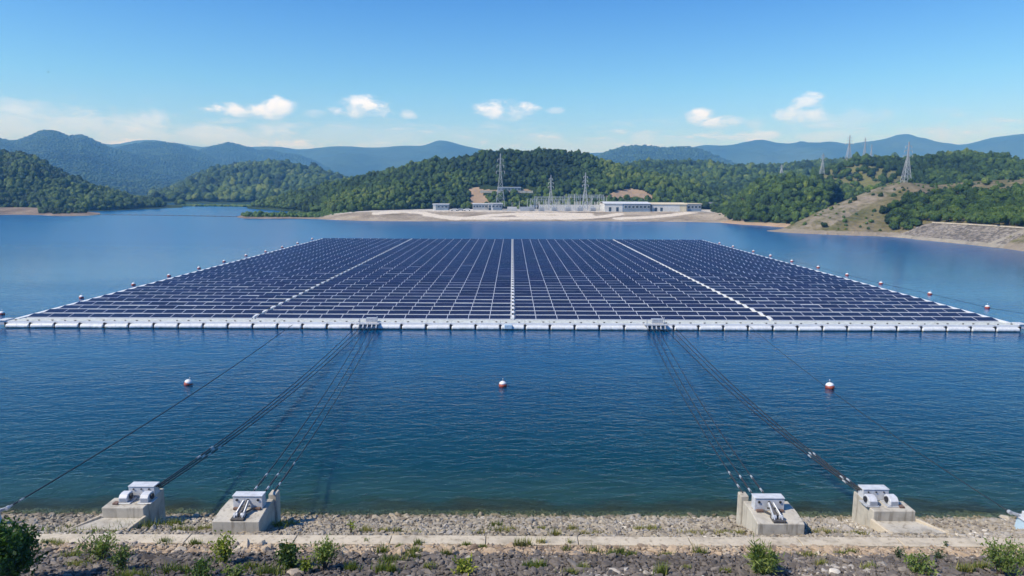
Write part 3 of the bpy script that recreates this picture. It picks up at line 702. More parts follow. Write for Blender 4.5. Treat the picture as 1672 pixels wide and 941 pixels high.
# ------------------------------------------------------------------ floating solar array
YF = onz(836, 539.5, 0).y                 # front of the floats
YP0 = onz(836, 521, 0.75).y               # lower edge of the first panel row
PITCH_R, NROW = 2.88, 45
ZL = 0.75; TILT = math.radians(10.2); PD = 1.26
xl = onz(39, 517, 0.75).x; xr = onz(1630, 526, 0.75).x
AX = 0.10
HALF = (xr - xl)/2
WALK = 0.24                                # half width of the inner walkways
xw1 = AX - (onz(1256, 524, 0.75).x - onz(413, 517, 0.75).x)/2; xw2 = 2*AX - xw1
x_in = [(AX-HALF, xw1-WALK, 11), (xw1+WALK, AX-WALK, 12), (AX+WALK, xw2-WALK, 12), (xw2+WALK, AX+HALF, 11)]
arr = empty('floating_solar_array', (AX, YP0, 0), 'large floating solar array of dark blue panels on white pontoons', 'solar array')
def panel_geo(w):
    """one panel: white frame slab, inset cells, standing on a white rail; lower edge at origin"""
    d, c, s = PD, math.cos(TILT), math.sin(TILT)
    P = lambda x, t, h: (x, t*c - h*s, t*s + h*c)
    v = []; f = []; mi = []; uv = []
    def q(pts, mt, uvs=None):
        b = len(v); v.extend(pts); f.append((b, b+1, b+2, b+3)); mi.append(mt); uv.extend(uvs or [(0,0)]*4)
    def slab(x0, x1, t0, t1, h0, h1, mt):
        A = [P(x0,t0,h0), P(x1,t0,h0), P(x1,t1,h0), P(x0,t1,h0)]; B = [P(x0,t0,h1), P(x1,t0,h1), P(x1,t1,h1), P(x0,t1,h1)]
        q(A[::-1], mt); q(B, mt)
        for i in range(4): j = (i+1) % 4; q([A[i], A[j], B[j], B[i]], mt)
    slab(0.004, w-0.004, 0, d, -0.045, 0, 0)
    e = 0.040; e2 = 0.025
    q([P(e, e2, 0.004), P(w-e, e2, 0.004), P(w-e, d-e2, 0.004), P(e, d-e2, 0.004)], 1, [(0,0),(1,0),(1,1),(0,1)])
    for x0 in (0.25, w-0.35):                 # rear props
        a = P(x0, d-0.12, -0.045); q([(x0, a[1], 0.45-ZL), (x0+0.1, a[1], 0.45-ZL), (x0+0.1, a[1], a[2]), (x0, a[1], a[2])], 0)
    return np.array(v), np.array(f), mi, uv
allp = []
for r in range(NROW):
    for (xa, xb, nc) in x_in:
        w = (xb-xa)/nc
        for k in range(nc): allp.append((xa + k*w, YP0 + r*PITCH_R, w, r))
allp.sort(key=lambda p: (p[3], abs(p[0])))
cache = {}
def panel_mesh(w):
    key = round(w, 4)
    if key not in cache:
        V, Fc, mi, uv = panel_geo(w)
        o = np_mesh('solar_panel', V, Fc, [M['frame'], M['cells']], {'tint': np.full(len(V), 0.5)}, mi=mi, parent=arr)
        ul = o.data.uv_layers.new(name='UVMap'); ul.data.foreach_set('uv', np.array(uv, np.float32).ravel())
        cache[key] = o; return o
    o = cache[key].copy(); COL.objects.link(o); o.parent = arr; return o
for (x, y, w, r) in allp[:100]:
    o = panel_mesh(w); o.location = (x-AX, y-YP0, ZL); o.rotation_euler = (random.gauss(0, 0.006), random.gauss(0, 0.003), 0)
Vs, Fs, MI, UV, TT = [], [], [], [], []; b = 0
for (x, y, w, r) in allp[100:]:
    V, Fc, mi, uv = panel_geo(w)
    tl_ = random.gauss(0, 0.012); V = np.stack([V[:, 0], V[:, 1], V[:, 2] + tl_*V[:, 1] + random.gauss(0, 0.003)*V[:, 0]], 1)
    V = V + np.array([x-AX, y-YP0, ZL + random.uniform(-0.015, 0.015)]); Vs.append(V); Fs.append(Fc + b); b += len(V); MI += mi; UV += uv; TT.append(np.full(len(V), random.random()))
o = np_mesh('solar_panel', np.concatenate(Vs), np.concatenate(Fs), [M['frame'], M['cells']], {'tint': np.concatenate(TT)}, mi=MI, parent=arr)
ul = o.data.uv_layers.new(name='UVMap'); ul.data.foreach_set('uv', np.array(UV, np.float32).ravel())
tag(o, kind='stuff')
YBK = YP0 + NROW*PITCH_R - 0.9
for r in range(NROW):
    mb = MB(); y = YP0 + r*PITCH_R
    for (xa, xb, nc) in x_in: mb.box(xa, xb, y-0.10, y-0.012, 0.45, ZL-0.05)
    mb.build('panel_rail', M['white'], arr)
XL, XR = AX-HALF-0.60, AX+HALF+0.60
mb = MB(); mb.box(XL+0.8, XR-0.8, YP0-0.3, YBK, 0.16, 0.44); mb.build('deck', M['deckwhite'], arr)
def walkway(x0, x1, y0, y1, z0, z1, clamps, ww=0):
    mb = MB(); n = max(1, int((y1-y0)/PITCH_R))
    for i in range(n):
        a = y0 + (y1-y0)*i/n; c = y0 + (y1-y0)*(i+1)/n - 0.04
        mb.box(x0, x1, a, c, z0, z1)
        if clamps:
            xm = (x0+x1)/2; mb.box(xm-ww*0.72, xm+ww*0.72, c-1.15, c-0.3, z1+0.003, z1+0.09, 1)
    return mb.build('walkway', [M['white'], M['dark']], arr)
for xm, ww in ((xw1, 0.10), (AX, 0.17), (xw2, 0.10)): walkway(xm-ww, xm+ww, YP0-0.1, YBK, 0.45, 0.94, True, ww)
walkway(XL, AX-HALF-0.05, YP0-1.2, YBK+0.4, 0.20, 0.80, False)
walkway(AX+HALF+0.05, XR, YP0-1.2, YBK+0.4, 0.20, 0.80, False)
mb = MB(); mb.box(XL+0.8, XR-0.8, YBK+0.02, YBK+0.5, 0.2, 0.8); mb.build('walkway', M['white'], arr)
# front walkway: planks, dark cleats
NF = 41; fp = (XR-XL)/NF
mb = MB()
for i in range(NF): mb.box(XL+i*fp+0.02, XL+(i+1)*fp-0.02, YF+0.62, YP0-0.55, 0.55, 0.72)
mb.build('walkway', M['deckwhite'], arr)
mb = MB()
for i in range(NF): mb.box(XL+i*fp+0.01, XL+(i+1)*fp-0.01, YP0-0.53, YP0-0.19, 0.40, 0.66)
mb.build('edge_beam', M['deckwhite'], arr)
mb = MB(); mb.box(XL, XR, YF+0.50, YF+0.60, 0.42, 0.74); mb.build('edge_beam', M['white'], arr)
proto = None
def float_mb(L):
    m_ = MB(); r = 0.30
    pr = [(-L/2, 0.16), (-L/2+0.005, 0.17), (-L/2+0.02, 0.24), (-L/2+0.05, 0.28), (-L/2+0.10, r), (-L/2+0.14, r), (-0.06, r), (-0.028, r), (-0.02, r-0.022), (0.02, r-0.022), (0.028, r), (0.06, r), (L/2-0.14, r), (L/2-0.10, r), (L/2-0.05, 0.28), (L/2-0.02, 0.24), (L/2-0.005, 0.17), (L/2, 0.16)]
    vsx = []; n = 24; fsx = []
    for (x, rr) in pr:
        for k in range(n): a = 2*PI*k/n; vsx.append((x, rr*math.cos(a), rr*math.sin(a)))
    for i in range(len(pr)-1):
        for k in range(n): fsx.append((i*n+k, i*n+(k+1) % n, (i+1)*n+(k+1) % n, (i+1)*n+k))
    fsx += [tuple(range(n)), tuple(range((len(pr)-1)*n, len(pr)*n))]
    return m_.add(vsx, fsx)
mt, nt, b = newmat('pontoon_plastic'); spz = nt.n('ShaderNodeSeparateXYZ'); nt.l(nt.pos, spz.inputs[0]); nn_ = nt.noise(nt.pos, 2.2, 5, 0.7)
cz = nt.math('ADD', spz.outputs[2], nt.math('MULTIPLY', nt.math('SUBTRACT', nn_, 0.5), 0.35))
nt.l(nt.mix(nt.sstep(cz, 0.22, 0.02), nt.ramp(nn_, [(0.3, (0.52,0.55,0.56)), (0.65, (0.68,0.70,0.70))]), (0.20, 0.23, 0.18)), b.inputs['Base Color']); b.inputs['Roughness'].default_value = 0.5
pf_ = float_mb(fp-0.20).build('pontoon_float', mt, smooth=True); pf_.parent = arr
for i in range(NF):
    o = pf_ if i == 0 else pf_.copy()
    if i: COL.objects.link(o); o.parent = arr
    o.location = (XL+(i+0.5)*fp-AX, YF+0.36-YP0, 0.19 + random.uniform(-0.03, 0.03)); o.rotation_euler = (0, random.gauss(0, 0.008), random.gauss(0, 0.012))
bk0 = None
for i in range(NF+1):
    xx = XL+i*fp
    if bk0 is None:
        mb = MB(); mb.box(-0.10, 0.10, -0.02, 0.16, 0.05, 0.40); mb.box(-0.16, 0.16, 0.05, 0.25, 0.40, 0.52); mb.box(-0.07, 0.07, -0.1, 0.1, 0.50, 0.62)
        bk0 = mb.build('coupling', M['dark'], smooth=False); bk0.parent = arr; o = bk0
    else:
        o = bk0.copy(); COL.objects.link(o); o.parent = arr
    o.location = (xx-AX, YF+0.3-YP0, 0)
cl0 = None
for i in range(NF):
    for fx_ in (0.25, 0.78):
        if cl0 is None:
            mb = MB(); mb.box(-0.10, 0.10, -0.04, 0.04, 0.0, 0.05); mb.box(-0.04, 0.04, -0.04, 0.04, 0.05, 0.11); mb.tube([(-0.14,0,0.10),(0.14,0,0.10)], 0.025)
            cl0 = mb.build('cleat', M['darksteel']); cl0.parent = arr; o = cl0
        else:
            o = cl0.copy(); COL.objects.link(o); o.parent = arr
        o.location = (XL+(i+fx_)*fp-AX+random.uniform(-.2,.2), YF+0.72+random.uniform(0, 0.35)-YP0, 0.722); o.rotation_euler.z = random.uniform(-0.6, 0.6)
for sx in (-1, 1):                            # end boxes
    xx = XL if sx < 0 else XR
    mb = MB(); mb.box(min(xx, xx+sx*0.9), max(xx, xx+sx*0.9), YF+0.5, YF+1.7, 0.28, 0.78); mb.box(min(xx, xx+sx*0.98), max(xx, xx+sx*0.98), YF+0.42, YF+1.78, 0.783, 0.86)
    mb.build('end_box', M['housing'], arr, bevel=0.03)
mb = MB(); mb.box(AX-0.95, AX-0.08, YF-0.06, YF+0.36, 0.16, 0.62); mb.build('centre_box', M['bluesteel'], arr, bevel=0.03)
XM1, XM2 = onz(598, 534, 0.5).x, onz(1076, 538, 0.5).x
for xm in (XM1, XM2):                         # mooring brackets the cables run to
    mb = MB(); mb.box(xm-1.3, xm+1.3, YF-0.16, YF+0.5, 0.60, 0.74)
    for k in range(-2, 3):
        mb.prism([(xm+k*0.5-0.06, YF-0.45, 0.25), (xm+k*0.5-0.06, YF-0.1, 0.72), (xm+k*0.5-0.06, YF+0.25, 0.72), (xm+k*0.5-0.06, YF+0.2, 0.25)], (0.12, 0, 0))
        mb.tube([(xm+k*0.5, YF-0.5, 0.33), (xm+k*0.5, YF-0.2, 0.33)], 0.09, 8)
    mb.tube([(xm-1.0, YF+0.3, 0.74), (xm-1.0, YF+0.3, 1.2)], 0.06, 8); mb.tube([(xm+1.0, YF+0.5, 0.74), (xm+1.0, YF+0.5, 1.5)], 0.05, 8)
    mb.box(xm-0.35, xm+0.9, YF+0.6, YF+1.2, 0.74, 1.22)
    mb.build('mooring_bracket', M['steel'], arr, bevel=0.015)

# ------------------------------------------------------------------ buoys
ORD = ['nearest', 'second', 'third', 'fourth', 'fifth', 'sixth', 'seventh', 'eighth', 'ninth', 'tenth', 'eleventh', 'twelfth', 'thirteenth', 'fourteenth']
def buoy_parts(root, r):
    mb = MB(); mb.lathe([(0.05,-0.55*r), (0.72*r,-0.45*r), (0.96*r,-0.05*r), (1.0*r,0.38*r), (0.93*r,0.68*r)], (0,0,0), 20); a = mb.build('buoy_hull', M['red'], smooth=True)
    mb = MB(); mb.lathe([(0.932*r,0.685*r), (0.84*r,0.92*r), (0.62*r,1.14*r), (0.30*r,1.30*r), (0.08*r,1.34*r)], (0,0,0), 20); b_ = mb.build('buoy_cap', M['white'], smooth=True)
    mb = MB(); mb.tube([(0,0,1.3*r), (0,0,1.85*r)], 0.06*r, 6); mb.lathe([(0.05*r,1.8*r), (0.16*r,1.86*r), (0.16*r,2.0*r), (0.05*r,2.06*r)], (0,0,0), 8); c = mb.build('topmark', M['steel'])
    for o in (a, b_, c): o.parent = root
PROTO = {}
def buoy(px, py, r, label, group, rot=(0,0,0)):
    p = onz(px, py, 0)
    root = empty('marker_buoy', (p.x, p.y, 0), label, 'buoy', group); root.rotation_euler = rot
    if r not in PROTO:
        buoy_parts(root, r); PROTO[r] = root
    else:
        for ch in PROTO[r].children:
            c = ch.copy(); COL.objects.link(c); c.parent = root
    return root
buoy(307, 628, 0.33, 'tilted red and white buoy beside the lone mooring cable that runs towards the leafy bush', 'mooring buoys on open water', (0.1, 0.35, 0))
buoy(821, 631, 0.33, 'red and white buoy alone on open water midway between the two cable fans', 'mooring buoys on open water')
buoy(1355, 634, 0.36, 'red and white buoy beside the lone cable running to the pale blue steel post', 'mooring buoys on open water', (0, -0.08, 0))
LB = [(3,514),(133,487),(218,466),(276,451.5),(325,439),(366,428),(402,418),(434,411.5),(461,404.5),(486,398),(510,391)]
for i, (x, y) in enumerate(LB):
    buoy(x, y, 0.33, f'red and white buoy, {ORD[i]} in the row along the array edge facing the bay', 'buoys beside the array facing the bay', (random.uniform(-.15,.15), random.uniform(-.15,.15), 0))
RB = [(1612,503.5),(1518,481),(1438,464),(1383,450),(1336,437.5),(1293,427.5),(1258,418.5),(1230,411.5),(1197,403.5),(1175,398)]
for i, (x, y) in enumerate(RB):
    buoy(x, y, 0.32, f'white topped buoy, {ORD[i]} in the row along the array edge facing the embankment', 'buoys beside the array facing the embankment', (random.uniform(-.12,.12), random.uniform(-.12,.12), 0))
mb = MB(); pts = [onz(1690, 516, 0)] + [onz(x, y, 0) for x, y in RB]
pp = []
for a, c in zip(pts[:-1], pts[1:]):
    for k in range(6):
        q = a.lerp(c, k/6); pp.append((q.x+0.45, q.y, 0.03))
mb.tube(pp, 0.014, 5); tag(mb.build('buoy_rope', M['rope']), 'thin floating rope along the buoy row facing the stone embankment', 'rope')
mb = MB(); a = onz(160, 351, 0); c = onz(392, 354.5, 0)
fl = []
for k in range(60):
    q = a.lerp(c, k/59); fl.append((q.x, q.y + 4*math.sin(k/59*PI), 0.12))
boom = empty('floating_boom', (a.x, a.y, 0), 'thin dark floating boom stretched across the mouth of the bay', 'boom')
mb.tube(fl, 0.10, 6); mb.build('rope', M['dark'], boom)
mb = MB()
for k in range(0, 59, 3): mb.tube([fl[k], fl[k+1]], 0.24, 8)
mb.build('boom_float', M['dark'], boom)

# ------------------------------------------------------------------ anchor blocks and mooring cables
MX = onz((200+1461)/2, 845, 0.8).x          # mirror line between the paired blocks
def strut_block(label, mir):
    P0 = on_slope(385, 872); Y0 = P0.y; z0 = P0.z - 0.3
    xa, xb = onY(347, 872, Y0).x, onY(424, 872, Y0).x
    zt = onY(385, 852, Y0).z
    rise = 0.14
    Pb = onz(400, 831, zt + rise); Yb_ = Pb.y
    Y1 = Yb_ + 1.0
    mx = lambda x: 2*MX - x if mir else x
    root = empty('anchor_block', (mx((xa+xb)/2), Y0, P0.z), label, 'anchor block', 'concrete anchor blocks on the shore')
    k = dict(mirror=MX if mir else None)
    mb = MB()
    prof = [(xa, Y0, z0), (xa, Y0, zt), (xa, Yb_, zt+rise), (xa, Y1, zt+rise), (xa, Y1, slope_z(Y1)-0.5)]
    mb.prism(prof, (xb-xa, 0, 0)); mb.build('base', M['concrete'], root, bevel=0.025, **k)
    mb = MB(); mb.box(xb-0.26, xb+0.10, Y1+0.004, Y1+0.50, slope_z(Y1)-0.6, zt+rise+0.22); mb.build('pier', M['concrete'], root, bevel=0.03, **k)
    ha, hb = onY(380, 820, Yb_).x, onY(428, 820, Yb_).x
    hz1 = onY(400, 810, Yb_).z
    d = onz(400, 803, hz1).y - Yb_
    ZR = zt + rise
    mb = MB(); mb.box(ha, hb, Yb_+0.02, Yb_+0.02+d, ZR+0.003, hz1-0.03); mb.box(ha-0.02, hb+0.02, Yb_-0.01, Yb_+0.05+d, hz1-0.028, hz1); h = mb.build('housing', M['housing'], root, bevel=0.012, **k)
    mb = MB()
    for fx_ in (0.14, 0.52, 0.86):
        xx = ha + (hb-ha)*fx_
        mb.tube([(xx, Yb_+0.03, ZR+(hz1-ZR)*0.68), (xx, Yb_-0.02, ZR+(hz1-ZR)*0.68)], 0.055, 10)
    mb.build('bolt', M['dark'], h, **dict(k, origin=root.location))
    for fx_ in (0.16, 0.84):
        xx = ha + (hb-ha)*fx_; mb = MB()
        mb.box(xx-0.16, xx+0.16, Yb_-0.14, Yb_-0.012, ZR+0.004, ZR+0.10)
        mb.build('foot_plate', M['rust'], root, bevel=0.01, **k)
    xm = (ha+hb)/2; ym = Y0 + (Yb_-Y0)*0.30; zm = zt + rise*0.30
    px0 = xm - 0.12
    mb = MB(); mb.box(px0-0.30, px0+0.26, ym-0.26, ym+0.22, zm-0.02, zm+0.07); mb.build('hinge_plate', M['darksteel'], root, bevel=0.01, **k)
    for s in (-1, 1):
        mb = MB(); mb.bar((px0+s*0.17, ym, zm+0.12), (xm+s*0.10, Yb_-0.10, ZR+(hz1-ZR)*0.72), 0.065, 0.13); mb.prism([(px0+s*0.17-0.03, ym-0.16, zm+0.072), (px0+s*0.17-0.03, ym+0.16, zm+0.072), (px0+s*0.17-0.03, ym+0.03, zm+0.24), (px0+s*0.17-0.03, ym-0.05, zm+0.24)], (0.06, 0, 0)); mb.tube([(px0+s*0.15-0.09, ym, zm+0.13), (px0+s*0.15+0.09, ym, zm+0.13)], 0.10, 10)
        mb.build('strut', M['steel'], root, bevel=0.012, **k)
    mb = MB(); mb.tube([(px0, ym+0.05, zm+0.16), (xm, Yb_-0.35, ZR+(hz1-ZR)*0.42)], 0.075, 8); mb.tube([(xm, Yb_-0.35, ZR+(hz1-ZR)*0.42), (xm, Yb_-0.03, ZR+(hz1-ZR)*0.7)], 0.045, 8); mb.tube([(xm-0.22, Yb_-0.30, ZR+(hz1-ZR)*0.46), (xm+0.22, Yb_-0.30, ZR+(hz1-ZR)*0.46)], 0.04, 8); mb.bar((px0+0.05, ym+0.1, zm+0.10), (xm+0.33, Yb_-0.15, ZR+0.12), 0.07, 0.05); mb.build('ram', M['darksteel'], root, **k)
    ends = [(mx(ha+(hb-ha)*0.55), Yb_+d+0.1, hz1-0.05), (mx(hb-0.05), Yb_+d+0.1, hz1-0.05), (mx(xb-0.06), Y1+0.3, ZR+0.26)]
    return ends
def winch_block(label, mir):
    P0 = on_slope(155, 868); Y0 = P0.y
    zs = P0.z + 0.20
    xa, xb = onY(166, 843.5, 1).x, 0
    Y1 = onz(200, 843.5, zs).y
    zt = onY(200, 829.5, Y1).z
    x0, x1 = onY(166, 836, Y1).x, onY(234.5, 836, Y1).x
    Y2 = onz(225, 813, zt).y; Y3 = Y2 + 0.75
    mx = lambda x: 2*MX - x if mir else x
    k = dict(mirror=MX if mir else None)
    root = empty('anchor_block', (mx((x0+x1)/2), Y1, zs), label, 'anchor block', 'concrete anchor blocks on the shore')
    mb = MB(); mb.prism([(x0, Y1, zs-0.8), (x0, Y1, zt), (x0, Y2, zt), (x0, Y2, slope_z(Y2)-0.6)], (x1-x0, 0, 0)); mb.build('base', M['concrete'], root, bevel=0.025, **k)
    # stepped slab with raised kerbs
    fl_, fr = onY(112, 866, Y0).x, onY(203, 868, Y0).x
    mb = MB(); mb.hexa([(fl_, Y0, zs-0.9), (fr, Y0, zs-0.9), (x1-0.005, Y1-0.004, zs-0.9), (x0+0.005, Y1-0.004, zs-0.9)], [(fl_, Y0, zs-0.10), (fr, Y0, zs-0.10), (x1-0.005, Y1-0.004, zs-0.06), (x0+0.005, Y1-0.004, zs-0.06)])
    mb.build('slab', M['concrete'], root, bevel=0.02, **k)
    for (ax, bx, s) in ((fl_, x0, -1), (fr, x1, 1)):
        mb = MB(); w = 0.14*s
        mb.hexa([(ax, Y0-0.1, zs-0.9), (ax+w, Y0-0.1, zs-0.9), (bx+w, Y1-0.01, zs-0.9), (bx, Y1-0.01, zs-0.9)], [(ax, Y0-0.1, zs-0.10), (ax+w, Y0-0.1, zs-0.10), (bx+w, Y1-0.01, zs+0.06), (bx, Y1-0.01, zs+0.06)])
        mb.build('kerb', M['path'], root, bevel=0.02, **k)
    ha, hb = onY(210, 803, Y2).x, onY(252, 803, Y2).x
    hz1 = onY(230, 794, Y2).z
    mb = MB(); mb.box(hb-0.28, hb+0.02, Y2-0.02, Y3+0.05, slope_z(Y3)-0.6, zt+0.1); mb.box(x1+0.002, hb+0.02, Y2-0.55, Y2-0.022, slope_z(Y2)-0.6, zt-0.1); mb.build('pier', M['concrete'], root, bevel=0.03, **k)
    mb = MB(); mb.box(ha, hb, Y2+0.01, Y2+0.48, zt+0.004, hz1-0.03); mb.box(ha-0.02, hb+0.02, Y2-0.02, Y2+0.51, hz1-0.028, hz1); hs_ = mb.build('housing', M['housing'], root, bevel=0.012, **k)
    mb = MB()
    for fx_ in (0.2, 0.5, 0.8): mb.tube([(ha+(hb-ha)*fx_, Y2+0.02, zt+(hz1-zt)*0.75), (ha+(hb-ha)*fx_, Y2-0.03, zt+(hz1-zt)*0.75)], 0.035, 8)
    mb.build('bolt', M['dark'], hs_, **dict(k, origin=root.location))
    for (pa, pb) in ((193, 211), (227.5, 245.5)):
        ya = Y2 - 0.62; xa_, xb_ = onY(pa, 815, ya).x, onY(pb-4, 815, ya).x
        w = xb_-xa_; hh = 0.42
        pr = [(xa_, ya, zt+0.06), (xa_, ya, zt+hh*0.62), (xa_, ya+0.12, zt+hh*0.92), (xa_, ya+0.26, zt+hh), (xa_, ya+0.48, zt+hh), (xa_, ya+0.56, zt+hh*0.8), (xa_, ya+0.56, zt+0.06)]
        mb = MB(); mb.prism(pr, (w, 0, 0)); c = mb.build('winch_cover', M['housing'], root, bevel=0.02, **k)
        mb = MB()
        for j in range(3): mb.box(xa_+0.05, xb_-0.05, ya-0.006, ya-0.002, zt+0.10+0.055*j, zt+0.135+0.055*j)
        mb.build('vent', M['grey'], c, **dict(k, origin=root.location))
        mb = MB(); mb.tube([(xb_+0.002, ya+0.3, zt+0.24), (xb_+0.07, ya+0.3, zt+0.24)], 0.13, 12); mb.build('drum', M['dark'], root, **k)
        mb = MB(); mb.box(xa_-0.08, xb_+0.16, ya-0.06, ya+0.60, zt+0.003, zt+0.058); mb.build('winch_bed', M['steel'], root, bevel=0.01, **k)
    mb = MB(); mb.box(ha-0.35, ha-0.12, Y2-0.75, Y2-0.5, zt+0.003, zt+0.08); mb.build('foot_plate', M['rust'], root, bevel=0.01, **k)
    return [(mx(hb+0.05), Y2+0.12, hz1-0.06), (mx(hb+0.05), Y2+0.30, hz1-0.16), (mx(hb+0.05), Y2+0.42, hz1-0.27)]
E1 = winch_block('concrete anchor block with two winch covers standing nearest the big leafy bush', False)
E2 = strut_block('concrete anchor block with a hinged steel strut behind the yellow-green sapling', False)
E3 = strut_block('concrete anchor block with a hinged steel strut above the bushy grass clump', True)
E4 = winch_block('concrete anchor block with two winch covers standing nearest the pale blue steel post', True)

def cable(A, B, sag, label, socks=(0.035, 0.075), r=0.032, group='mooring cables of the array'):
    A = Vector(A); B = Vector(B); n = 40
    f = lambda t: A.lerp(B, t) - Vector((0, 0, sag*4*t*(1-t)*(1.25-0.5*t)))
    root = empty('mooring_cable', A, label, 'cable', group)
    mb = MB(); mb.tube([f(i/n) for i in range(n+1)], r, 6); mb.build('wire', M['rope'], root, smooth=True)
    for t in socks:
        mb = MB(); d = (f(t+0.01)-f(t)).normalized(); p = f(t)
        mb.tube([p-d*0.18, p-d*0.05, p+d*0.10, p+d*0.22], [0.028, 0.045, 0.045, 0.026], 8); mb.bar(p-d*0.28, p-d*0.12, 0.085, 0.04)
        mb.build('socket', M['steel'], root)
    if socks:
        mb = MB(); mb.tube([f(socks[0]+0.003), f((socks[0]+socks[1])/2), f(socks[1]-0.003)], 0.042, 8); mb.build('sleeve', M['dark'], root)
    return root
def fairlead(px, py): return onz(px, py, 0.33)
NM = {'t': 'topmost', 'm': 'middle', 'b': 'lowest'}
tx = [574, 582, 590]; tb = [590, 600, 610]
for i, (e, w) in enumerate(zip(E1, 'tmb')):
    B = fairlead(tx[i], 541); cable(e, (B.x, YF-0.35, 0.35), 0.55+0.04*i, f'{NM[w]} of three dark cables from the winch-cover anchor block by the big leafy bush', (0.10+0.008*i, 0.135+0.004*i) if i != 1 else (0.105, 0.13))
for i, e in enumerate(E2):
    B = fairlead(tb[i], 541); cable(e, (B.x, YF-0.35, 0.35), 0.50, ('cable over the housing middle', 'cable over the housing corner', 'cable from the side pier')[i] + ' on the strut anchor block behind the yellow-green sapling', (0.012, 0.05) if i < 2 else (0.02, 0.085))
tb = [1082, 1073, 1064]; tx = [1112, 1104, 1094]
for i, e in enumerate(E3):
    B = fairlead(tb[i], 544); cable(e, (B.x, YF-0.35, 0.35), 0.50, ('cable over the housing middle', 'cable over the housing corner', 'cable from the side pier')[i] + ' on the strut anchor block above the bushy grass clump', (0.012, 0.05) if i < 2 else (0.02, 0.06))
for i, (e, w) in enumerate(zip(E4, 'tmb')):
    B = fairlead(tx[i], 544); cable(e, (B.x, YF-0.35, 0.35), 0.55+0.04*i, f'{NM[w]} of three dark cables from the winch-cover anchor block by the pale blue post', (0.03, 0.12) if i != 1 else (0.04, 0.125))
# steel posts of the two lone cables
Pp = on_slope(1676, 866)
def post(mir, label):
    mx = lambda x: 2*MX - x if mir else x
    root = empty('anchor_post', (mx(Pp.x), Pp.y, Pp.z), label, 'anchor post', 'steel anchor posts on the shore'); k = dict(mirror=MX if mir else None)
    x, y, z = Pp
    mb = MB(); mb.hexa([(x-0.34, y-0.3, z-0.4), (x+0.45, y-0.3, z-0.4), (x+0.45, y+0.4, z-0.4), (x-0.34, y+0.4, z-0.4)], [(x-0.26, y-0.22, z+0.52), (x+0.38, y-0.22, z+0.52), (x+0.38, y+0.32, z+0.52), (x-0.26, y+0.32, z+0.52)]); mb.build('base', M['bluesteel'], root, bevel=0.02, **k)
    mb = MB(); mb.box(x-0.34, x+0.46, y-0.30, y+0.40, z+0.523, z+0.60); mb.box(x-0.12, x+0.36, y-0.1, y+0.25, z+0.603, z+0.82); mb.build('cap', M['housing'], root, bevel=0.015, **k)
    mb = MB(); mb.bar((x-0.3, y+0.15, z+0.66), (x-0.62, y+0.3, z+0.72), 0.10, 0.10); mb.tube([(x-0.62, y+0.22, z+0.72), (x-0.62, y+0.38, z+0.72)], 0.09, 10); mb.build('arm', M['steel'], root, **k)
    return (mx(x-0.62), y+0.3, z+0.72)
pr_ = post(False, 'pale blue steel anchor post where a lone cable comes ashore on the riprap')
pl_ = post(True, 'pale blue steel anchor post on the riprap beyond the big leafy bush')
B = fairlead(466, 541); cable(pl_, (B.x, YF-0.1, 0.55), 0.35, 'lone dark mooring cable running ashore past the big leafy bush', (0.004, 0.02))
B = fairlead(1240, 546); cable(pr_, (B.x, YF-0.1, 0.55), 0.45, 'lone thin mooring cable running ashore to the pale blue steel post', (), r=0.02)

# ------------------------------------------------------------------ buildings and yard on the far shore
def building(name, px0, px1, pyt, pyb, split, depth, mats, label, cat='building', Y=None, z=ZP, roof=0.4, pitch=0.0, wins=0, wincol=None, doors=0):
    """box building: gable/flat roof, front wall in two colours at 'split' (0..1), window openings with frames"""
    Y = Y or onz((px0+px1)/2, pyb, z).y
    x0, x1 = onY(px0, pyb, Y).x, onY(px1, pyb, Y).x; zt = onY((px0+px1)/2, pyt, Y).z
    root = empty(name, ((x0+x1)/2, Y, z), label, cat)
    xs = x0 + (x1-x0)*split
    if split > 0.01:
        mb = MB(); mb.box(x0, xs-0.002, Y, Y+depth, z-0.3, zt-roof); mb.build('wall', mats[0], root)
    if split < 0.99:
        mb = MB(); mb.box(xs, x1, Y+0.05, Y+depth-0.05, z-0.3, zt-roof-0.01); mb.build('wall', mats[1], root)
    mb = MB(); o_ = 0.35
    if pitch:
        zr = zt-roof; mb.prism([(x0-o_, Y-o_, zr), (x0-o_, Y+depth/2, zr+pitch), (x0-o_, Y+depth+o_, zr), (x0-o_, Y+depth+o_, zr+0.2), (x0-o_, Y+depth/2, zr+pitch+0.2), (x0-o_, Y-o_, zr+0.2)], (x1-x0+2*o_, 0, 0))
    else:
        mb.box(x0-o_, x1+o_, Y-o_, Y+depth+o_, zt-roof+0.003, zt)
    mb.build('roof', mats[2], root)
    H_ = zt-roof-z
    for i in range(wins):
        w = (x1-x0)/wins; cx_ = x0 + (i+0.5)*w
        if wincol is not None and not (wincol[0] <= (i+0.5)/wins <= wincol[1]): continue
        mb = MB(); mb.box(cx_-w*0.36, cx_+w*0.36, Y-0.10, Y+0.02, z+H_*0.40, z+H_*0.82); f = mb.build('window', M['bwall'], root)
        mb = MB(); mb.box(cx_-w*0.31, cx_+w*0.31, Y-0.115, Y-0.103, z+H_*0.44, z+H_*0.78); mb.build('pane', M['glass'], f, origin=root.location)
    for i in range(doors):
        cx_ = x0 + (x1-x0)*(0.12+0.16*i); mb = MB(); mb.box(cx_-0.7, cx_+0.7, Y-0.06, Y+0.01, z, z+H_*0.55); mb.build('door', M['glass'], root)
    return root
W, Bl, Rf = M['bwall'], M['bluewall'], M['roof']
building('shed', 707, 732, 333, 343.5, 0.18, 7, (W, Bl, Rf), 'small white shed with blue-grey front standing alone before the trees', 'shed', wins=4, wincol=(0.3, 1))
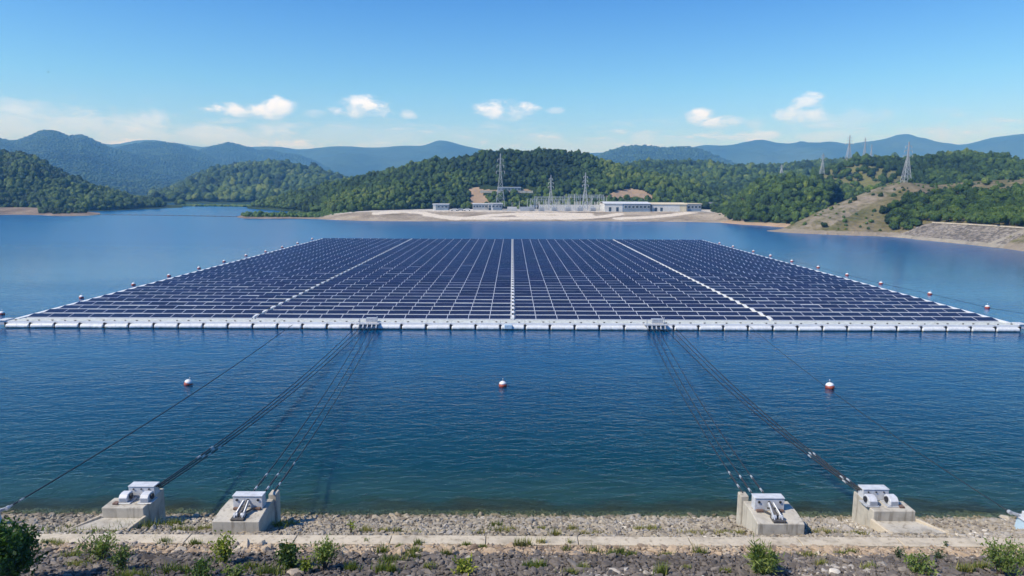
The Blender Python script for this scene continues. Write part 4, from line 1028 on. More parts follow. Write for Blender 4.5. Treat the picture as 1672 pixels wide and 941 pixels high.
building('control_building', 772, 796, 332.5, 343, 0.02, 9, (W, M['grey'], Rf), 'low grey building beside the soil scar below the lattice tower', wins=5)
building('control_building', 797, 820, 332, 343.5, 0.35, 8, (W, Bl, Rf), 'low white and blue-grey building at the foot of the tallest lattice tower', wins=4, doors=1)
building('warehouse', 987, 1062, 332, 345.5, 0.39, 22, (W, Bl, Rf), 'largest white warehouse with long blue-grey window front', 'warehouse', pitch=0.9, wins=12, wincol=(0.42, 1), doors=2)
building('warehouse', 1064, 1121, 333, 345.5, 0.80, 18, (W, M['tanroof'], M['tanroof']), 'cream warehouse with tan roof between the two blue-fronted halls', 'warehouse', pitch=0.8, doors=2)
building('warehouse', 1121.5, 1145, 332.5, 345.5, 0.05, 14, (W, Bl, M['tanroof']), 'blue-grey fronted hall at the far end of the yard next to the small houses', 'warehouse', wins=4)
building('terrace_building', 813, 850, 305.5, 313, 0.0, 7, (W, M['grey'], Rf), 'long low grey building on the hillside terrace behind the tallest lattice tower', Y=437, z=onY(830, 313, 437).z, wins=7)
for i, (a, b_, t, bt) in enumerate([(1148, 1156, 333, 341), (1158, 1167, 331.5, 340), (1168, 1175, 334, 341.5)]):
    building('house', a, b_, t, bt, 1.0, 6, (W, W, M['greyroof']), ('small grey roofed house nearest the blue-fronted hall', 'taller of the three small grey roofed houses', 'small grey roofed house at the foot of the wooded slope')[i], 'house', Y=430, z=onY(1160, bt, 430).z, pitch=1.0, wins=2, roof=0.8)

def wall_obj(name, px0, px1, pyt, pyb, th, mat, label, cat, z=ZP, Y=None):
    Y = Y or onz((px0+px1)/2, pyb, z).y
    x0, x1 = onY(px0, pyb, Y).x, onY(px1, pyb, Y).x; zt = onY((px0+px1)/2, pyt, Y).z
    mb = MB(); n = max(2, int((x1-x0)/4)); w = (x1-x0)/n
    for i in range(n):
        mb.box(x0+i*w, x0+(i+1)*w-0.08, Y, Y+th, z-0.3, zt); mb.box(x0+(i+1)*w-0.12, x0+(i+1)*w+0.05, Y-0.06, Y+th+0.06, z-0.3, zt+0.12)
    return tag(mb.build(name, mat), label, cat)
wall_obj('panel_wall', 880, 986, 334.5, 340, 0.3, M['bwall'], 'long white panel wall behind the substation transformers', 'wall', Y=398)
fx0, fx1 = onY(822, 344, 374).x, onY(985, 344, 374).x
fr_ = empty('yard_fence', ((fx0+fx1)/2, 374, ZP), 'pale yard fence along the top of the sandy bank', 'fence'); mb = MB(); nf_ = 22
for i in range(nf_+1): mb.box(fx0+(fx1-fx0)*i/nf_-0.07, fx0+(fx1-fx0)*i/nf_+0.07, 373.93, 374.07, ZP-0.3, ZP+1.7)
mb.build('fence_frame', M['steel'], fr_); mb = MB()
for q in range(5): mb.box(fx0, fx1, 373.97, 374.03, ZP+0.25+q*0.33, ZP+0.31+q*0.33)
mb.build('rail', M['steel'], fr_)
wall_obj('retaining_wall', 784, 870, 311.5, 314, 0.4, M['concrete'], 'pale retaining wall along the hillside terrace', 'wall', z=onY(830, 314.5, 432).z, Y=432)

def pylon(pxb, pyb, pyt, Y, label, arms=3, wbase=0.2, mat=None, thick=0.16, armw=0.17):
    base = onY(pxb, pyb, Y); top = onY(pxb, pyt, Y); h = top.z-base.z
    root = empty('lattice_pylon', base, label, 'pylon', 'lattice transmission towers')
    hw = h*wbase/2
    def half(t): return hw*(1-t) + 0.10 if t > 0.62 else hw*((1-t/0.62)*0.78+0.30*1.0*(t/0.62)*0.55+0.08)
    def half(t): return max(0.14, hw*(1-0.80*min(t/0.62, 1)) if t < 0.62 else hw*0.20*(1-(t-0.62)/0.38*0.85))
    mb = MB(); lv = [0, 0.13, 0.25, 0.36, 0.46, 0.54, 0.62, 0.70, 0.78, 0.86, 0.93, 1.0]; mt_ = mat or M['pylon']
    C4 = [(-1,-1), (1,-1), (1,1), (-1,1)]
    pt = lambda t, c: Vector((base.x+half(t)*c[0], base.y+half(t)*c[1], base.z-0.4*(t == 0)+h*t))
    for a, b_ in zip(lv[:-1], lv[1:]):
        for i in range(4):
            c, d = C4[i], C4[(i+1) % 4]
            mb.bar(pt(a, c), pt(b_, c), thick)
            mb.bar(pt(a, c), pt(b_, d), thick*0.6); mb.bar(pt(a, d), pt(b_, c), thick*0.6); mb.bar(pt(b_, c), pt(b_, d), thick*0.6)
    mb.build('lattice_body', mt_, root)
    for j in range(arms):
        t = 0.66 + 0.115*j; L = h*armw*(1-0.18*j)/1.6
        mb = MB(); zc = base.z+h*t
        for s in (-1, 1):
            tip = (base.x+s*L, base.y, zc+0.1)
            for yy in (-0.3, 0.3): mb.bar((base.x, base.y+yy, zc), tip, thick*0.7)
            mb.bar((base.x, base.y, zc+h*0.035), tip, thick*0.7)
        a = mb.build('cross_arm', mt_, root)
        for s in (-1, 1):
            mb = MB(); mb.tube([(base.x+s*L, base.y, zc+0.1), (base.x+s*L, base.y, zc-h*0.045)], thick*0.6, 6); mb.build('insulator', M['insul'], a, origin=root.location)
    return root
pylon(817, 336, 251, 392, 'tallest lattice tower standing in front of the terrace building', wbase=0.17, armw=0.13)
pylon(899, 342, 286, 388, 'shorter of the two lattice towers at the white substation wall', wbase=0.16, armw=0.13, thick=0.17)
pylon(955, 342, 282, 388, 'lattice tower at the substation end next to the largest warehouse', wbase=0.16, armw=0.13, thick=0.17)
pylon(1479, 297, 232, 306, 'big lattice tower on the crest of the bare rocky spur', wbase=0.19, armw=0.20, thick=0.15)
pylon(1385, 262, 221, 520, 'tall lattice tower on the wooded skyline with wide cross arms', wbase=0.2, armw=0.26, thick=0.17)
pylon(1342, 283, 251, 420, 'small lattice tower above the round wooded hill beside the dry meadow', wbase=0.2, armw=0.2, thick=0.12)
pylon(1411, 256, 225, 640, 'thin faint lattice tower just beyond the wooded skyline', wbase=0.14, armw=0.22, thick=0.16)
pylon(1422, 256, 236, 760, 'smallest faint lattice tower beyond the wooded skyline', wbase=0.16, armw=0.2, thick=0.18)
pylon(1276, 282, 269, 560, 'tiny lattice tower half hidden behind the round wooded hill', wbase=0.3, armw=0.3, thick=0.2)

def gantry(px0, px1, pyt, pyb, n, Y, label):
    x0, x1 = onY(px0, pyb, Y).x, onY(px1, pyb, Y).x; zt = onY((px0+px1)/2, pyt, Y).z
    root = empty('gantry', ((x0+x1)/2, Y, ZP), label, 'gantry', 'substation gantries')
    for i in range(n):
        x = x0+(x1-x0)*i/(n-1); mb = MB()
        for s in (-1, 1): mb.bar((x+s*0.35, Y, ZP-0.2), (x+s*0.12, Y, zt+0.8), 0.16)
        for q in range(6): mb.bar((x-0.33+0.04*q, Y, ZP+q*(zt-ZP)/6), (x+0.3-0.04*q, Y, ZP+(q+1)*(zt-ZP)/6), 0.09)
        mb.build('post', M['pylon'], root)
    mb = MB(); mb.bar((x0, Y-0.3, zt), (x1, Y-0.3, zt), 0.16); mb.bar((x0, Y+0.3, zt), (x1, Y+0.3, zt), 0.16); mb.bar((x0, Y, zt+0.6), (x1, Y, zt+0.6), 0.16)
    m_ = int((x1-x0)/1.4)
    for i in range(m_):
        a = x0+(x1-x0)*i/m_; c = x0+(x1-x0)*(i+1)/m_; mb.bar((a, Y-0.3, zt), ((a+c)/2, Y, zt+0.6), 0.08); mb.bar(((a+c)/2, Y, zt+0.6), (c, Y+0.3, zt), 0.08)
    mb.build('beam', M['pylon'], root)
    for i in range((n-1)*3):
        x = x0+(x1-x0)*(i+0.5)/((n-1)*3); mb = MB(); mb.tube([(x, Y, zt-0.1), (x, Y, zt-1.3)], 0.13, 6); mb.build('insulator', M['insul'], root)
gantry(873, 986, 323, 344, 6, 405, 'longest steel gantry behind the white panel wall')
gantry(866, 930, 327, 343, 4, 394, 'lower steel gantry beside the shorter substation tower')
gantry(928, 985, 320, 344, 4, 416, 'rear steel gantry between the last tower and the trees')
tl = ['first of the transformers from the low buildings', 'second of the transformers from the low buildings', 'transformer directly under the shorter substation tower', 'transformer midway between the two substation towers', 'transformer under the tower nearest the warehouse', 'last transformer before the largest warehouse']
for i, px in enumerate([868, 884, 905, 927, 947, 968]):
    Y = 386; p = onY(px, 342, Y); x, z = p.x, ZP
    root = empty('transformer', (x, Y, z), 'grey ' + tl[i], 'transformer', 'substation transformers')
    mb = MB(); mb.box(x-1.6, x+1.6, Y-1, Y+1, z+0.3, z+2.0); mb.box(x-1.8, x+1.8, Y-1.2, Y+1.2, z-0.2, z+0.25); mb.build('tank', M['grey'], root, bevel=0.06)
    mb = MB()
    for q in range(5): mb.box(x-1.4+q*0.6, x-1.1+q*0.6, Y-1.5, Y-1.003, z+0.5, z+1.7)
    mb.build('radiator', M['steel'], root)
    for q in (-1, 0, 1):
        mb = MB(); mb.tube([(x+q*0.9, Y, z+2.0), (x+q*0.9, Y, z+3.1)], [0.22, 0.10], 8); mb.build('bushing', M['insul'], root)
    mb = MB(); mb.tube([(x-1.1, Y+0.5, z+2.6), (x+1.1, Y+0.5, z+2.6)], 0.35, 10); mb.bar((x, Y+0.5, z+1.9), (x, Y+0.5, z+2.4), 0.2); mb.build('conservator', M['steel'], root)
for i, (px, pyt) in enumerate([(836,331),(848,329),(861,326),(990,322),(978,318),(966,321),(938,317),(921,319),(876,324),(866,335)]):
    Y = 380 + (i*7) % 19; b_ = onY(px, 343.5, Y); zt = onY(px, pyt, Y).z
    o = empty('light_pole', (b_.x, Y, ZP), 'slim pale pole standing in the substation yard', 'pole', 'slim poles in the substation yard')
    mb = MB(); mb.tube([(b_.x, Y, ZP-0.2), (b_.x, Y, zt)], [0.13, 0.08], 8); mb.build('shaft', M['insul'], o)
    mb = MB(); mb.bar((b_.x, Y, zt), (b_.x+0.7, Y, zt+0.1), 0.12); mb.box(b_.x+0.5, b_.x+1.0, Y-0.12, Y+0.12, zt+0.02, zt+0.16); mb.build('lamp_head', M['steel'], o)
for i in range(14):
    px = 874 + (i % 7)*16.5 + (i//7)*5; Y = 400.5 if i < 7 else 410.5; x = onY(px, 341, Y).x; z = ZP
    root = empty('circuit_breaker', (x, Y, z), 'dark switchgear unit on legs among the substation gantries', 'switchgear', 'switchgear units in the substation')
    mb = MB(); mb.box(x-1.1, x+1.1, Y-0.4, Y+0.4, z+1.5, z+2.5)
    for sx in (-0.9, 0.9): mb.box(x+sx-0.1, x+sx+0.1, Y-0.1, Y+0.1, z-0.2, z+1.5)
    mb.build('cabinet', M['greyroof'] if i % 3 else M['grey'], root)
    for sx in (-0.8, 0, 0.8):
        mb = MB(); mb.tube([(x+sx, Y, z+2.5), (x+sx, Y, z+3.4), (x+sx, Y, z+5.0)], [0.16, 0.20, 0.11], 8); mb.build('bushing', M['insul'], root)
def car(px, py, Y, label, paint):
    p = onY(px, py, Y); x, z = p.x, ZP
    root = empty('parked_car', (x, Y, z), label, 'car', 'cars parked in the yard')
    mb = MB(); mb.prism([(x-2.1, Y-0.85, z+0.3), (x-2.1, Y-0.85, z+0.85), (x-1.4, Y-0.85, z+0.95), (x-0.9, Y-0.85, z+1.45), (x+0.9, Y-0.85, z+1.45), (x+1.5, Y-0.85, z+0.95), (x+2.1, Y-0.85, z+0.8), (x+2.1, Y-0.85, z+0.3)], (0, 1.7, 0)); mb.build('body', paint, root, bevel=0.08)
    mb = MB(); mb.prism([(x-1.15, Y-0.857, z+0.98), (x-0.82, Y-0.857, z+1.36), (x+0.82, Y-0.857, z+1.36), (x+1.2, Y-0.857, z+0.98)], (0, 0.005, 0)); mb.build('window', M['glass'], root)
    for s in (-1, 1):
        for yy in (-0.88, 0.72):
            mb = MB(); mb.tube([(x+s*1.3, Y+yy, z+0.32), (x+s*1.3, Y+yy+0.18, z+0.32)], 0.33, 12); mb.build('wheel', M['dark'], root)
car(742, 343, 376, 'white car parked nearest the lone shed', M['bwall'])
car(752, 343, 378, 'grey car parked in the middle between shed and low buildings', M['grey'])
car(763, 343, 376, 'white car parked nearest the low grey building', M['white'])
# containers / sheds
for i, (px, lab, mt_) in enumerate([(836, 'white shipping container beside the low white and blue-grey building', M['bwall']), (857, 'pale grey shipping container next to the first transformer', M['steel'])]):
    Y = 379; x = onY(px, 343, Y).x; z = ZP
    root = empty('shipping_container', (x, Y, z), lab, 'container', 'containers in the yard')
    mb = MB(); mb.box(x-2.6, x+2.6, Y, Y+2.3, z-0.05, z+2.3)
    for q in range(12): mb.box(x-2.5+q*0.43, x-2.28+q*0.43, Y-0.05, Y-0.002, z+0.15, z+2.15)
    mb.build('body', mt_, root)
    mb = MB(); mb.box(x+2.603, x+2.66, Y+0.1, Y+2.2, z+0.1, z+2.2); mb.build('door', M['grey'], root)

# ------------------------------------------------------------------ woods
def blob(seed, sub, hgt, lump, flat=0.55):
    V, Fc = (ICO1, ICO2)[sub-1]
    n = 0.30*fbm(V*1.9+seed*3.1, seed, 2) + lump*fbm(V*4.2+seed, seed+9, 2)
    X = V*(1+n)[:, None]; X[:, 2] = np.where(X[:, 2] < 0, X[:, 2]*flat, X[:, 2])*hgt
    return X
def leafy(seed, sub, n, hgt, lump):
    g = np.random.default_rng(seed); X = blob(seed, sub, hgt, lump); Fc = (ICO1, ICO2)[sub-1][1]
    c = X[Fc].mean(1)[g.integers(0, len(Fc), n)]; d = g.normal(size=(n, 3)); d /= np.linalg.norm(d, axis=1)[:, None]
    e = np.cross(d, g.normal(size=(n, 3))); e /= np.linalg.norm(e, axis=1)[:, None]; sz = g.uniform(0.12, 0.24, (n, 1)); c = c*g.uniform(1.0, 1.14, (n, 1))
    tri = np.stack([c-d*sz, c+d*sz, c+e*sz*1.3], 1).reshape(-1, 3)
    return np.concatenate([X, tri]), np.concatenate([Fc, np.arange(3*n).reshape(-1, 3)+len(X)])
LV = [leafy(i, 2, 60, (1.0, 1.15, 0.9, 1.3, 1.0, 1.7, 1.05, 0.95)[i], 0.42) for i in range(8)]
CV = [v for v, f in LV]; CVF = LV[0][1]
CF = [blob(i+20, 1, 1.05, 0.35) for i in range(6)]
bvhs = []
for kname, (P, V, Fc, o, s) in HILLS.items():
    if kname in ('F1', 'F2', 'F4', 'F5', 'F6'): continue
    bvhs.append(BVHTree.FromPolygons([tuple(v) for v in V], [tuple(f) for f in Fc]))
def visible(pt):
    d = Vector(pt)-CAM; L = d.length; d.normalize()
    for b_ in bvhs:
        if b_.ray_cast(CAM, d, L-1.5)[0] is not None: return False
    return True
def plant(key, spacing, rad, smax=1.12, mask=None, zmin=1.3, seed=0):
    """tree positions over a hill surface, at least 'spacing' apart"""
    P, V, Fc, o, s = HILLS[key]
    js = np.where((s[:-1] >= 0) & (s[1:] <= smax))[0]
    A = P[:-1][:, js]; B = P[1:][:, js]; C = P[1:][:, js+1]; D = P[:-1][:, js+1]
    area = np.linalg.norm(np.cross((C-A)[..., :2], (D-B)[..., :2])[..., None], axis=-1)*0.5
    w = area.ravel(); n = int(w.sum()/(spacing**2)*2.6)
    c = rng.choice(len(w), n, p=w/w.sum()); u, v = rng.random((2, n, 1))
    q = [M_.reshape(-1, 3)[c] for M_ in (A, B, C, D)]
    X = (q[0]*(1-u)+q[1]*u)*(1-v) + (q[3]*(1-u)+q[2]*u)*v
    px, py = project(X)
    ok = (X[:, 2] > zmin) & (px > -260) & (px < 1960)
    if mask is not None: ok &= mask(X, px, py)
    X = X[ok]; keep = []; grid = {}
    for i, p in enumerate(X):
        g = (int(p[0]//spacing), int(p[1]//spacing)); hit = False
        for a in (-1, 0, 1):
            for b_ in (-1, 0, 1):
                for j in grid.get((g[0]+a, g[1]+b_), ()):
                    if (X[j, 0]-p[0])**2 + (X[j, 1]-p[1])**2 < spacing**2*0.72: hit = True
        if not hit: grid.setdefault(g, []).append(i); keep.append(i)
    X = X[keep]; r = rad*rng.lognormal(0, 0.22, len(X))
    clump = fbm(X*np.array([1/38., 1/38., 0]), 50+seed, 3)
    tint = np.clip(0.42 + clump*0.85 + rng.normal(0, 0.18, len(X)) - 0.35*(rng.random(len(X)) < 0.12), 0, 1)
    return X, r, tint
TERR = [(778,304),(880,304),(880,322),(778,322)]
notscar = lambda X, px, py: ~(inpoly(px, py, TERR) | inpoly(px, py, SCARS[0]) | inpoly(px, py, SCARS[1]) | inpoly(px, py, SCARS[2]))
sets = {}
sets['C1'] = plant('C1', 2.7, 1.65, mask=notscar, seed=1)
sets['L1'] = plant('L1', 3.2, 1.95, seed=2, zmin=0.6)
sets['R1'] = plant('R1', 2.6, 1.6, mask=lambda X, px, py: ~(inpoly(px, py, R1SC) & (rng.random(len(px)) < 0.8)), seed=3)
sets['R2'] = plant('R2', 2.8, 1.75, mask=lambda X, px, py: ~inpoly(px, py, MEADOW2) | (rng.random(len(px)) < 0.07), seed=4)
sets['R3'] = plant('R3', 2.2, 1.5, smax=1.3, mask=lambda X, px, py: inpoly(px, py, WOOD3) | (rng.random(len(px)) < 0.006), seed=5, zmin=2.0)
sets['R3'] = (sets['R3'][0], sets['R3'][1], np.clip(sets['R3'][2]-0.05, 0, 1))
sets['SC'] = plant('R3', 2.0, 0.6, mask=lambda X, px, py: ~inpoly(px, py, WOOD3) & (rng.random(len(px)) < 0.05), seed=15, zmin=1.5)
sets['C2'] = plant('C2', 4.4, 2.75, seed=6)
sets['F3'] = plant('F3', 6.2, 3.8, seed=7)
sets['F2'] = plant('F2', 7.2, 3.7, seed=17, smax=1.03)
sets['F5'] = plant('F5', 6.8, 3.5, seed=27, smax=1.03)
sets['F6'] = plant('F6', 6.4, 3.3, seed=28, smax=1.03)
sets['F4'] = plant('F4', 7.6, 3.8, seed=18, smax=1.03)
sets['LB'] = plant('LB', 2.4, 1.2, mask=lambda X, px, py: (px > 66) & (X[:, 2] > 0.9), seed=8, zmin=0.9)
sets['SP'] = plant('SP', 1.7, 1.0, mask=lambda X, px, py: (X[:, 2] > 0.6), seed=9, zmin=0.5)
# the 300 trees that show largest become trees of their own
cand = []
for k in ('C1', 'L1', 'R1', 'R2', 'R3'):
    X, r, t = sets[k]
    px, py = project(X)
    for i in range(len(X)):
        if -5 < px[i] < 1677: cand.append((r[i]/X[i, 1], k, i))
cand.sort(reverse=True)
single = {k: [] for k in sets}; cnt = 0
for a, k, i in cand:
    X, r, t = sets[k]; p = X[i]
    if visible((p[0], p[1], p[2]+r[i]*1.7)) and visible((p[0], p[1], p[2]+r[i]*1.1)):
        single[k].append(i); cnt += 1
        if cnt >= 285: break
def crown_mesh(i):
    """leafy crown, unit radius: a dark inner mass and many leaf clumps around uneven lobes"""
    g = np.random.default_rng(100+i); Vs = []; Fs = []; T = []; b_ = 0
    nl = 9
    lob = g.normal(size=(nl, 3)); lob /= np.linalg.norm(lob, axis=1)[:, None]; lob[:, 2] = np.abs(lob[:, 2])*0.9-0.15
    lob = lob*g.uniform(0.40, 0.62, (nl, 1)); rr = g.uniform(0.34, 0.52, nl)
    for c, r in zip(lob, rr):
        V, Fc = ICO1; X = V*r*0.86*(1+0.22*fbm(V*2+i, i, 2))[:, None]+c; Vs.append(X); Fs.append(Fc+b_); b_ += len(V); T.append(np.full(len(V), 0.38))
        m_ = 110; d = g.normal(size=(m_, 3)); d /= np.linalg.norm(d, axis=1)[:, None]
        p = c + d*r*g.uniform(0.85, 1.12, (m_, 1)); sz = g.uniform(0.06, 0.12, m_)
        t1 = np.cross(d, g.normal(size=(m_, 3))); t1 /= np.linalg.norm(t1, axis=1)[:, None]; t2 = np.cross(d + 0.8*g.normal(size=(m_, 3)), t1); t2 /= np.linalg.norm(t2, axis=1)[:, None]
        tri = np.stack([p-t1*sz[:, None]-t2*sz[:, None]*0.6, p+t1*sz[:, None]-t2*sz[:, None]*0.5, p+t2*sz[:, None]], 1)
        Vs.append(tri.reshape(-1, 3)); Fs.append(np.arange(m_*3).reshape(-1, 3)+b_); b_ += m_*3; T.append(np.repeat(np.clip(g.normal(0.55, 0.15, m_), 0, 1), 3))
    return np.concatenate(Vs), np.concatenate(Fs), np.concatenate(T)
TP = []
WHERE = {'C1': ('broadleaf tree in the wood on the hill behind the substation', 'trees on the hill behind the substation'), 'L1': ('broadleaf tree in the wood on the hill across the bay', 'trees on the hill across the bay'),
         'R1': ('broadleaf tree on the round wooded hill between houses and rocky spur', 'trees on the round wooded hill'), 'R2': ('broadleaf tree on the high hill beyond the rocky spur', 'trees on the high hill'),
         'R3': ('broadleaf tree in the wood above the stone embankment', 'trees above the stone embankment')}
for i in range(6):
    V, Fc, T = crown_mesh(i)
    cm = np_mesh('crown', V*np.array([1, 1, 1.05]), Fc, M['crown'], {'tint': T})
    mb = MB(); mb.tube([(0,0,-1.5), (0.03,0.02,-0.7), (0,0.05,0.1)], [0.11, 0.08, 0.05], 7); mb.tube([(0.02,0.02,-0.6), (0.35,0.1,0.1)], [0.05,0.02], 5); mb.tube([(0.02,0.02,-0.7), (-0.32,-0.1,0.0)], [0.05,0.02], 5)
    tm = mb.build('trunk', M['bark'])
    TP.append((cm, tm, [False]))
for k in single:
    X, r, t = sets[k]
    for i in single[k]:
        j = int(rng.integers(0, 6)); cm, tm, used = TP[j]; p = X[i]
        root = empty('broadleaf_tree', (p[0], p[1], p[2]+r[i]*0.95), WHERE[k][0], 'tree', WHERE[k][1])
        root.scale = (r[i]*1.08,)*3; root.rotation_euler.z = random.uniform(0, 6.28)
        for src in (cm, tm):
            if used[0]: c = src.copy(); COL.objects.link(c)
            else: c = src
            c.parent = root
        used[0] = True
for k, (X, r, t) in sets.items():
    ok = np.ones(len(X), bool); ok[single.get(k, [])] = False
    X, r, t = X[ok], r[ok], t[ok]
    if k in ('F2', 'F4', 'F5', 'F6'): var, fc = CF, ICO1[1]
    else: var, fc = CV, CVF
    sc = np.stack([r*rng.uniform(0.85, 1.15, len(r)), r*rng.uniform(0.85, 1.15, len(r)), r*rng.uniform(0.8, 1.25, len(r))], 1)
    if k in ('F2', 'F4', 'F5', 'F6'): sc[:, 2] *= 0.6; t = t*0.55
    pos = X.copy(); pos[:, 2] += r*(0.75 if k not in ('LB', 'SP', 'SC') else 0.2)
    scatter('forest' if k not in ('LB', 'SP', 'SC') else 'scrub', M['forest'] if k != 'SP' else M['reeds'], pos, sc, var, fc, t if k != 'SP' else t*0.6, smooth=True)
# reeds along the head of the bay
n = 900; u = rng.random(n); x = np.interp(u, [0, 1], [onz(300, 336.5, 0).x, onz(520, 340.5, 0).x]); y = np.interp(u, [0, 0.35, 1], [onz(300, 336.5, 0).y, onz(400, 337.0, 0).y, onz(520, 340.5, 0).y]) + rng.normal(0, 4, n)
scatter('reeds', M['reeds'], np.stack([x, y, np.full(n, 0.3)], 1), np.stack([rng.uniform(1.2, 3, n), rng.uniform(1.2, 3, n), rng.uniform(0.7, 1.4, n)], 1), CF, ICO1[1], np.clip(rng.normal(0.5, 0.2, n), 0, 1))

# ------------------------------------------------------------------ shore plants
def leaves(centres, n, spread, size, g, up=0.3, tint=(0.5, 0.2), aspect=2.0):
    k = len(centres); c = centres[g.integers(0, k, n)]
    p = c + g.normal(size=(n, 3))*spread
    d = g.normal(size=(n, 3)); d[:, 2] += up; d /= np.linalg.norm(d, axis=1)[:, None]
    s = np.cross(d, g.normal(size=(n, 3))); s /= np.linalg.norm(s, axis=1)[:, None]
    L = size*g.uniform(0.6, 1.3, n)[:, None]; w = L/aspect
    q = np.stack([p, p+d*L*0.5+s*w*0.5, p+d*L, p+d*L*0.5-s*w*0.5], 1)
    t = np.repeat(np.clip(g.normal(tint[0], tint[1], n), 0, 1), 4)
    return q.reshape(-1, 3), np.arange(n*4).reshape(-1, 4), t
def shrub(name, px, py, hpx, wpx, mat, label, cat, seed, nst=9, nleaf=900, size=0.12, tint=(0.5, 0.2), spread=0.10, aspect=2.0, lean=0.5, low=0.25, twist=None):
    g = np.random.default_rng(seed); P0 = on_slope(px, py) ; sx = (P0-CAM).length/F_PX
    h, w = hpx*sx*0.90, wpx*sx*0.44
    root = empty(name, P0, label, cat)
    mb = MB(); cen = []
    for i in range(nst):
        a = 2*PI*i/nst + g.uniform(-0.4, 0.4); rr = w*g.uniform(0.15, 1.0)*0.85; hh = h*g.uniform(0.6, 1.0)*(1-0.35*(rr/w)**2)
        pts = [Vector((0, 0, -0.1)) , Vector((math.cos(a)*rr*0.25, math.sin(a)*rr*0.25, hh*0.4)), Vector((math.cos(a)*rr*0.65, math.sin(a)*rr*0.65, hh*0.75)), Vector((math.cos(a)*rr, math.sin(a)*rr, hh*0.97))]
        mb.tube([P0+q for q in pts], [0.025+0.012*h, 0.018+0.008*h, 0.012, 0.005], 5)
        for tt in np.linspace(low, 1, 7):
            f = tt*3; j = min(int(f), 2); cen.append(pts[j].lerp(pts[j+1], f-j))
    mb.build('stem', M['bark'], root)
    V, Fc, T = leaves(np.array([tuple(c) for c in cen]), nleaf, spread*max(h, w), size, g, 0.5, tint, aspect)
    V[:, 2] = np.maximum(V[:, 2], 0.02)
    V, Fc, T = V[:len(V)//12*8], Fc[:len(V)//12*2], T[:len(V)//12*8]
    np_mesh('foliage', V, Fc, mat, {'tint': T}, parent=root)
    return root
shrub('leafy_bush', 20, 955, 92, 88, M['bushdark'], 'big dark green leafy bush at the edge of the path', 'bush', 1, 14, 7000, 0.15, (0.45, 0.25), 0.085, 1.8, low=0.35)
shrub('shrub', 168, 915, 46, 76, M['bushmid'], 'loose pale green shrub sprawling over the stones below the winch block', 'shrub', 2, 14, 1500, 0.13, (0.6, 0.25), 0.10, 3.0)
shrub('shrub', 200, 932, 40, 60, M['bushmid'], 'ragged green shrub between the dark stones beneath the sprawling pale shrub', 'shrub', 3, 12, 900, 0.12, (0.35, 0.25), 0.11, 3.0)
shrub('sapling', 367, 922, 50, 30, M['bushlime'], 'slender yellow-green sapling in front of the strut anchor block', 'sapling', 4, 8, 900, 0.12, (0.55, 0.2), 0.10, 1.8)
shrub('shrub', 472, 930, 50, 46, M['bushmid'], 'dense dark green shrub beside the big pale boulder', 'shrub', 5, 11, 1700, 0.13, (0.15, 0.2), 0.09, 1.8)
shrub('shrub', 530, 930, 50, 60, M['bushmid'], 'wide mid green shrub with bare stems showing, along from the pale boulder', 'shrub', 6, 13, 1300, 0.12, (0.5, 0.25), 0.09, 2.2, low=0.5)
shrub('weed', 500, 936, 26, 26, M['bushlime'], 'low yellow-green weed filling the gap between the two bigger shrubs', 'weed', 7, 7, 380, 0.12, (0.3, 0.2), 0.12)
shrub('sapling', 573, 872, 30, 14, M['bushlime'], 'thin lone sapling on the pale stones behind the path', 'sapling', 8, 4, 110, 0.11, (0.3, 0.2), 0.10, low=0.55)
shrub('weed', 757, 937, 24, 52, M['bushlime'], 'bright yellow-green weed patch on the dark stones', 'weed', 9, 9, 520, 0.13, (0.75, 0.2), 0.10)
shrub('grass_clump', 1242, 938, 46, 66, M['bushmid'], 'tall bushy grass clump in front of the second strut anchor block', 'grass clump', 10, 22, 2200, 0.30, (0.6, 0.25), 0.07, 7.0)
shrub('shrub', 1500, 938, 30, 66, M['bushmid'], 'low wide green shrub on the dark stones beneath the second winch block', 'shrub', 11, 12, 1100, 0.12, (0.55, 0.25), 0.12, 2.2)
shrub('weed', 1466, 912, 17, 16, M['bushblue'], 'small round green tuft at the border of tan and dark stones', 'weed', 12, 8, 240, 0.12, (0.4, 0.2), 0.14, 4)
shrub('weed', 1531, 914, 15, 20, M['bushblue'], 'small blue-green tuft on the tan stones', 'weed', 13, 8, 260, 0.12, (0.7, 0.2), 0.14, 4)
shrub('shrub', 1632, 940, 50, 86, M['bushmid'], 'large shrub with arching bare branches near the pale blue post', 'shrub', 14, 16, 1700, 0.13, (0.45, 0.3), 0.10, 2.5, low=0.4)
shrub('shrub', 1668, 925, 36, 50, M['bushmid'], 'arching shrub cut by the picture edge below the pale blue post', 'shrub', 15, 9, 700, 0.13, (0.3, 0.25), 0.10, 2.5, low=0.4)
shrub('weed', 1544, 894, 13, 6, M['bushdark'], 'tiny dark upright weed on the path edge', 'weed', 16, 3, 60, 0.10, (0.6, 0.2), 0.10)
shrub('shrub', 330, 946, 26, 70, M['bushmid'], 'low dark green scrub below the sapling', 'shrub', 17, 12, 900, 0.12, (0.2, 0.2), 0.12)
shrub('weed', 384, 948, 24, 40, M['bushmid'], 'fresh green weed clump at the foot of the sapling', 'weed', 18, 9, 600, 0.12, (0.75, 0.2), 0.12)
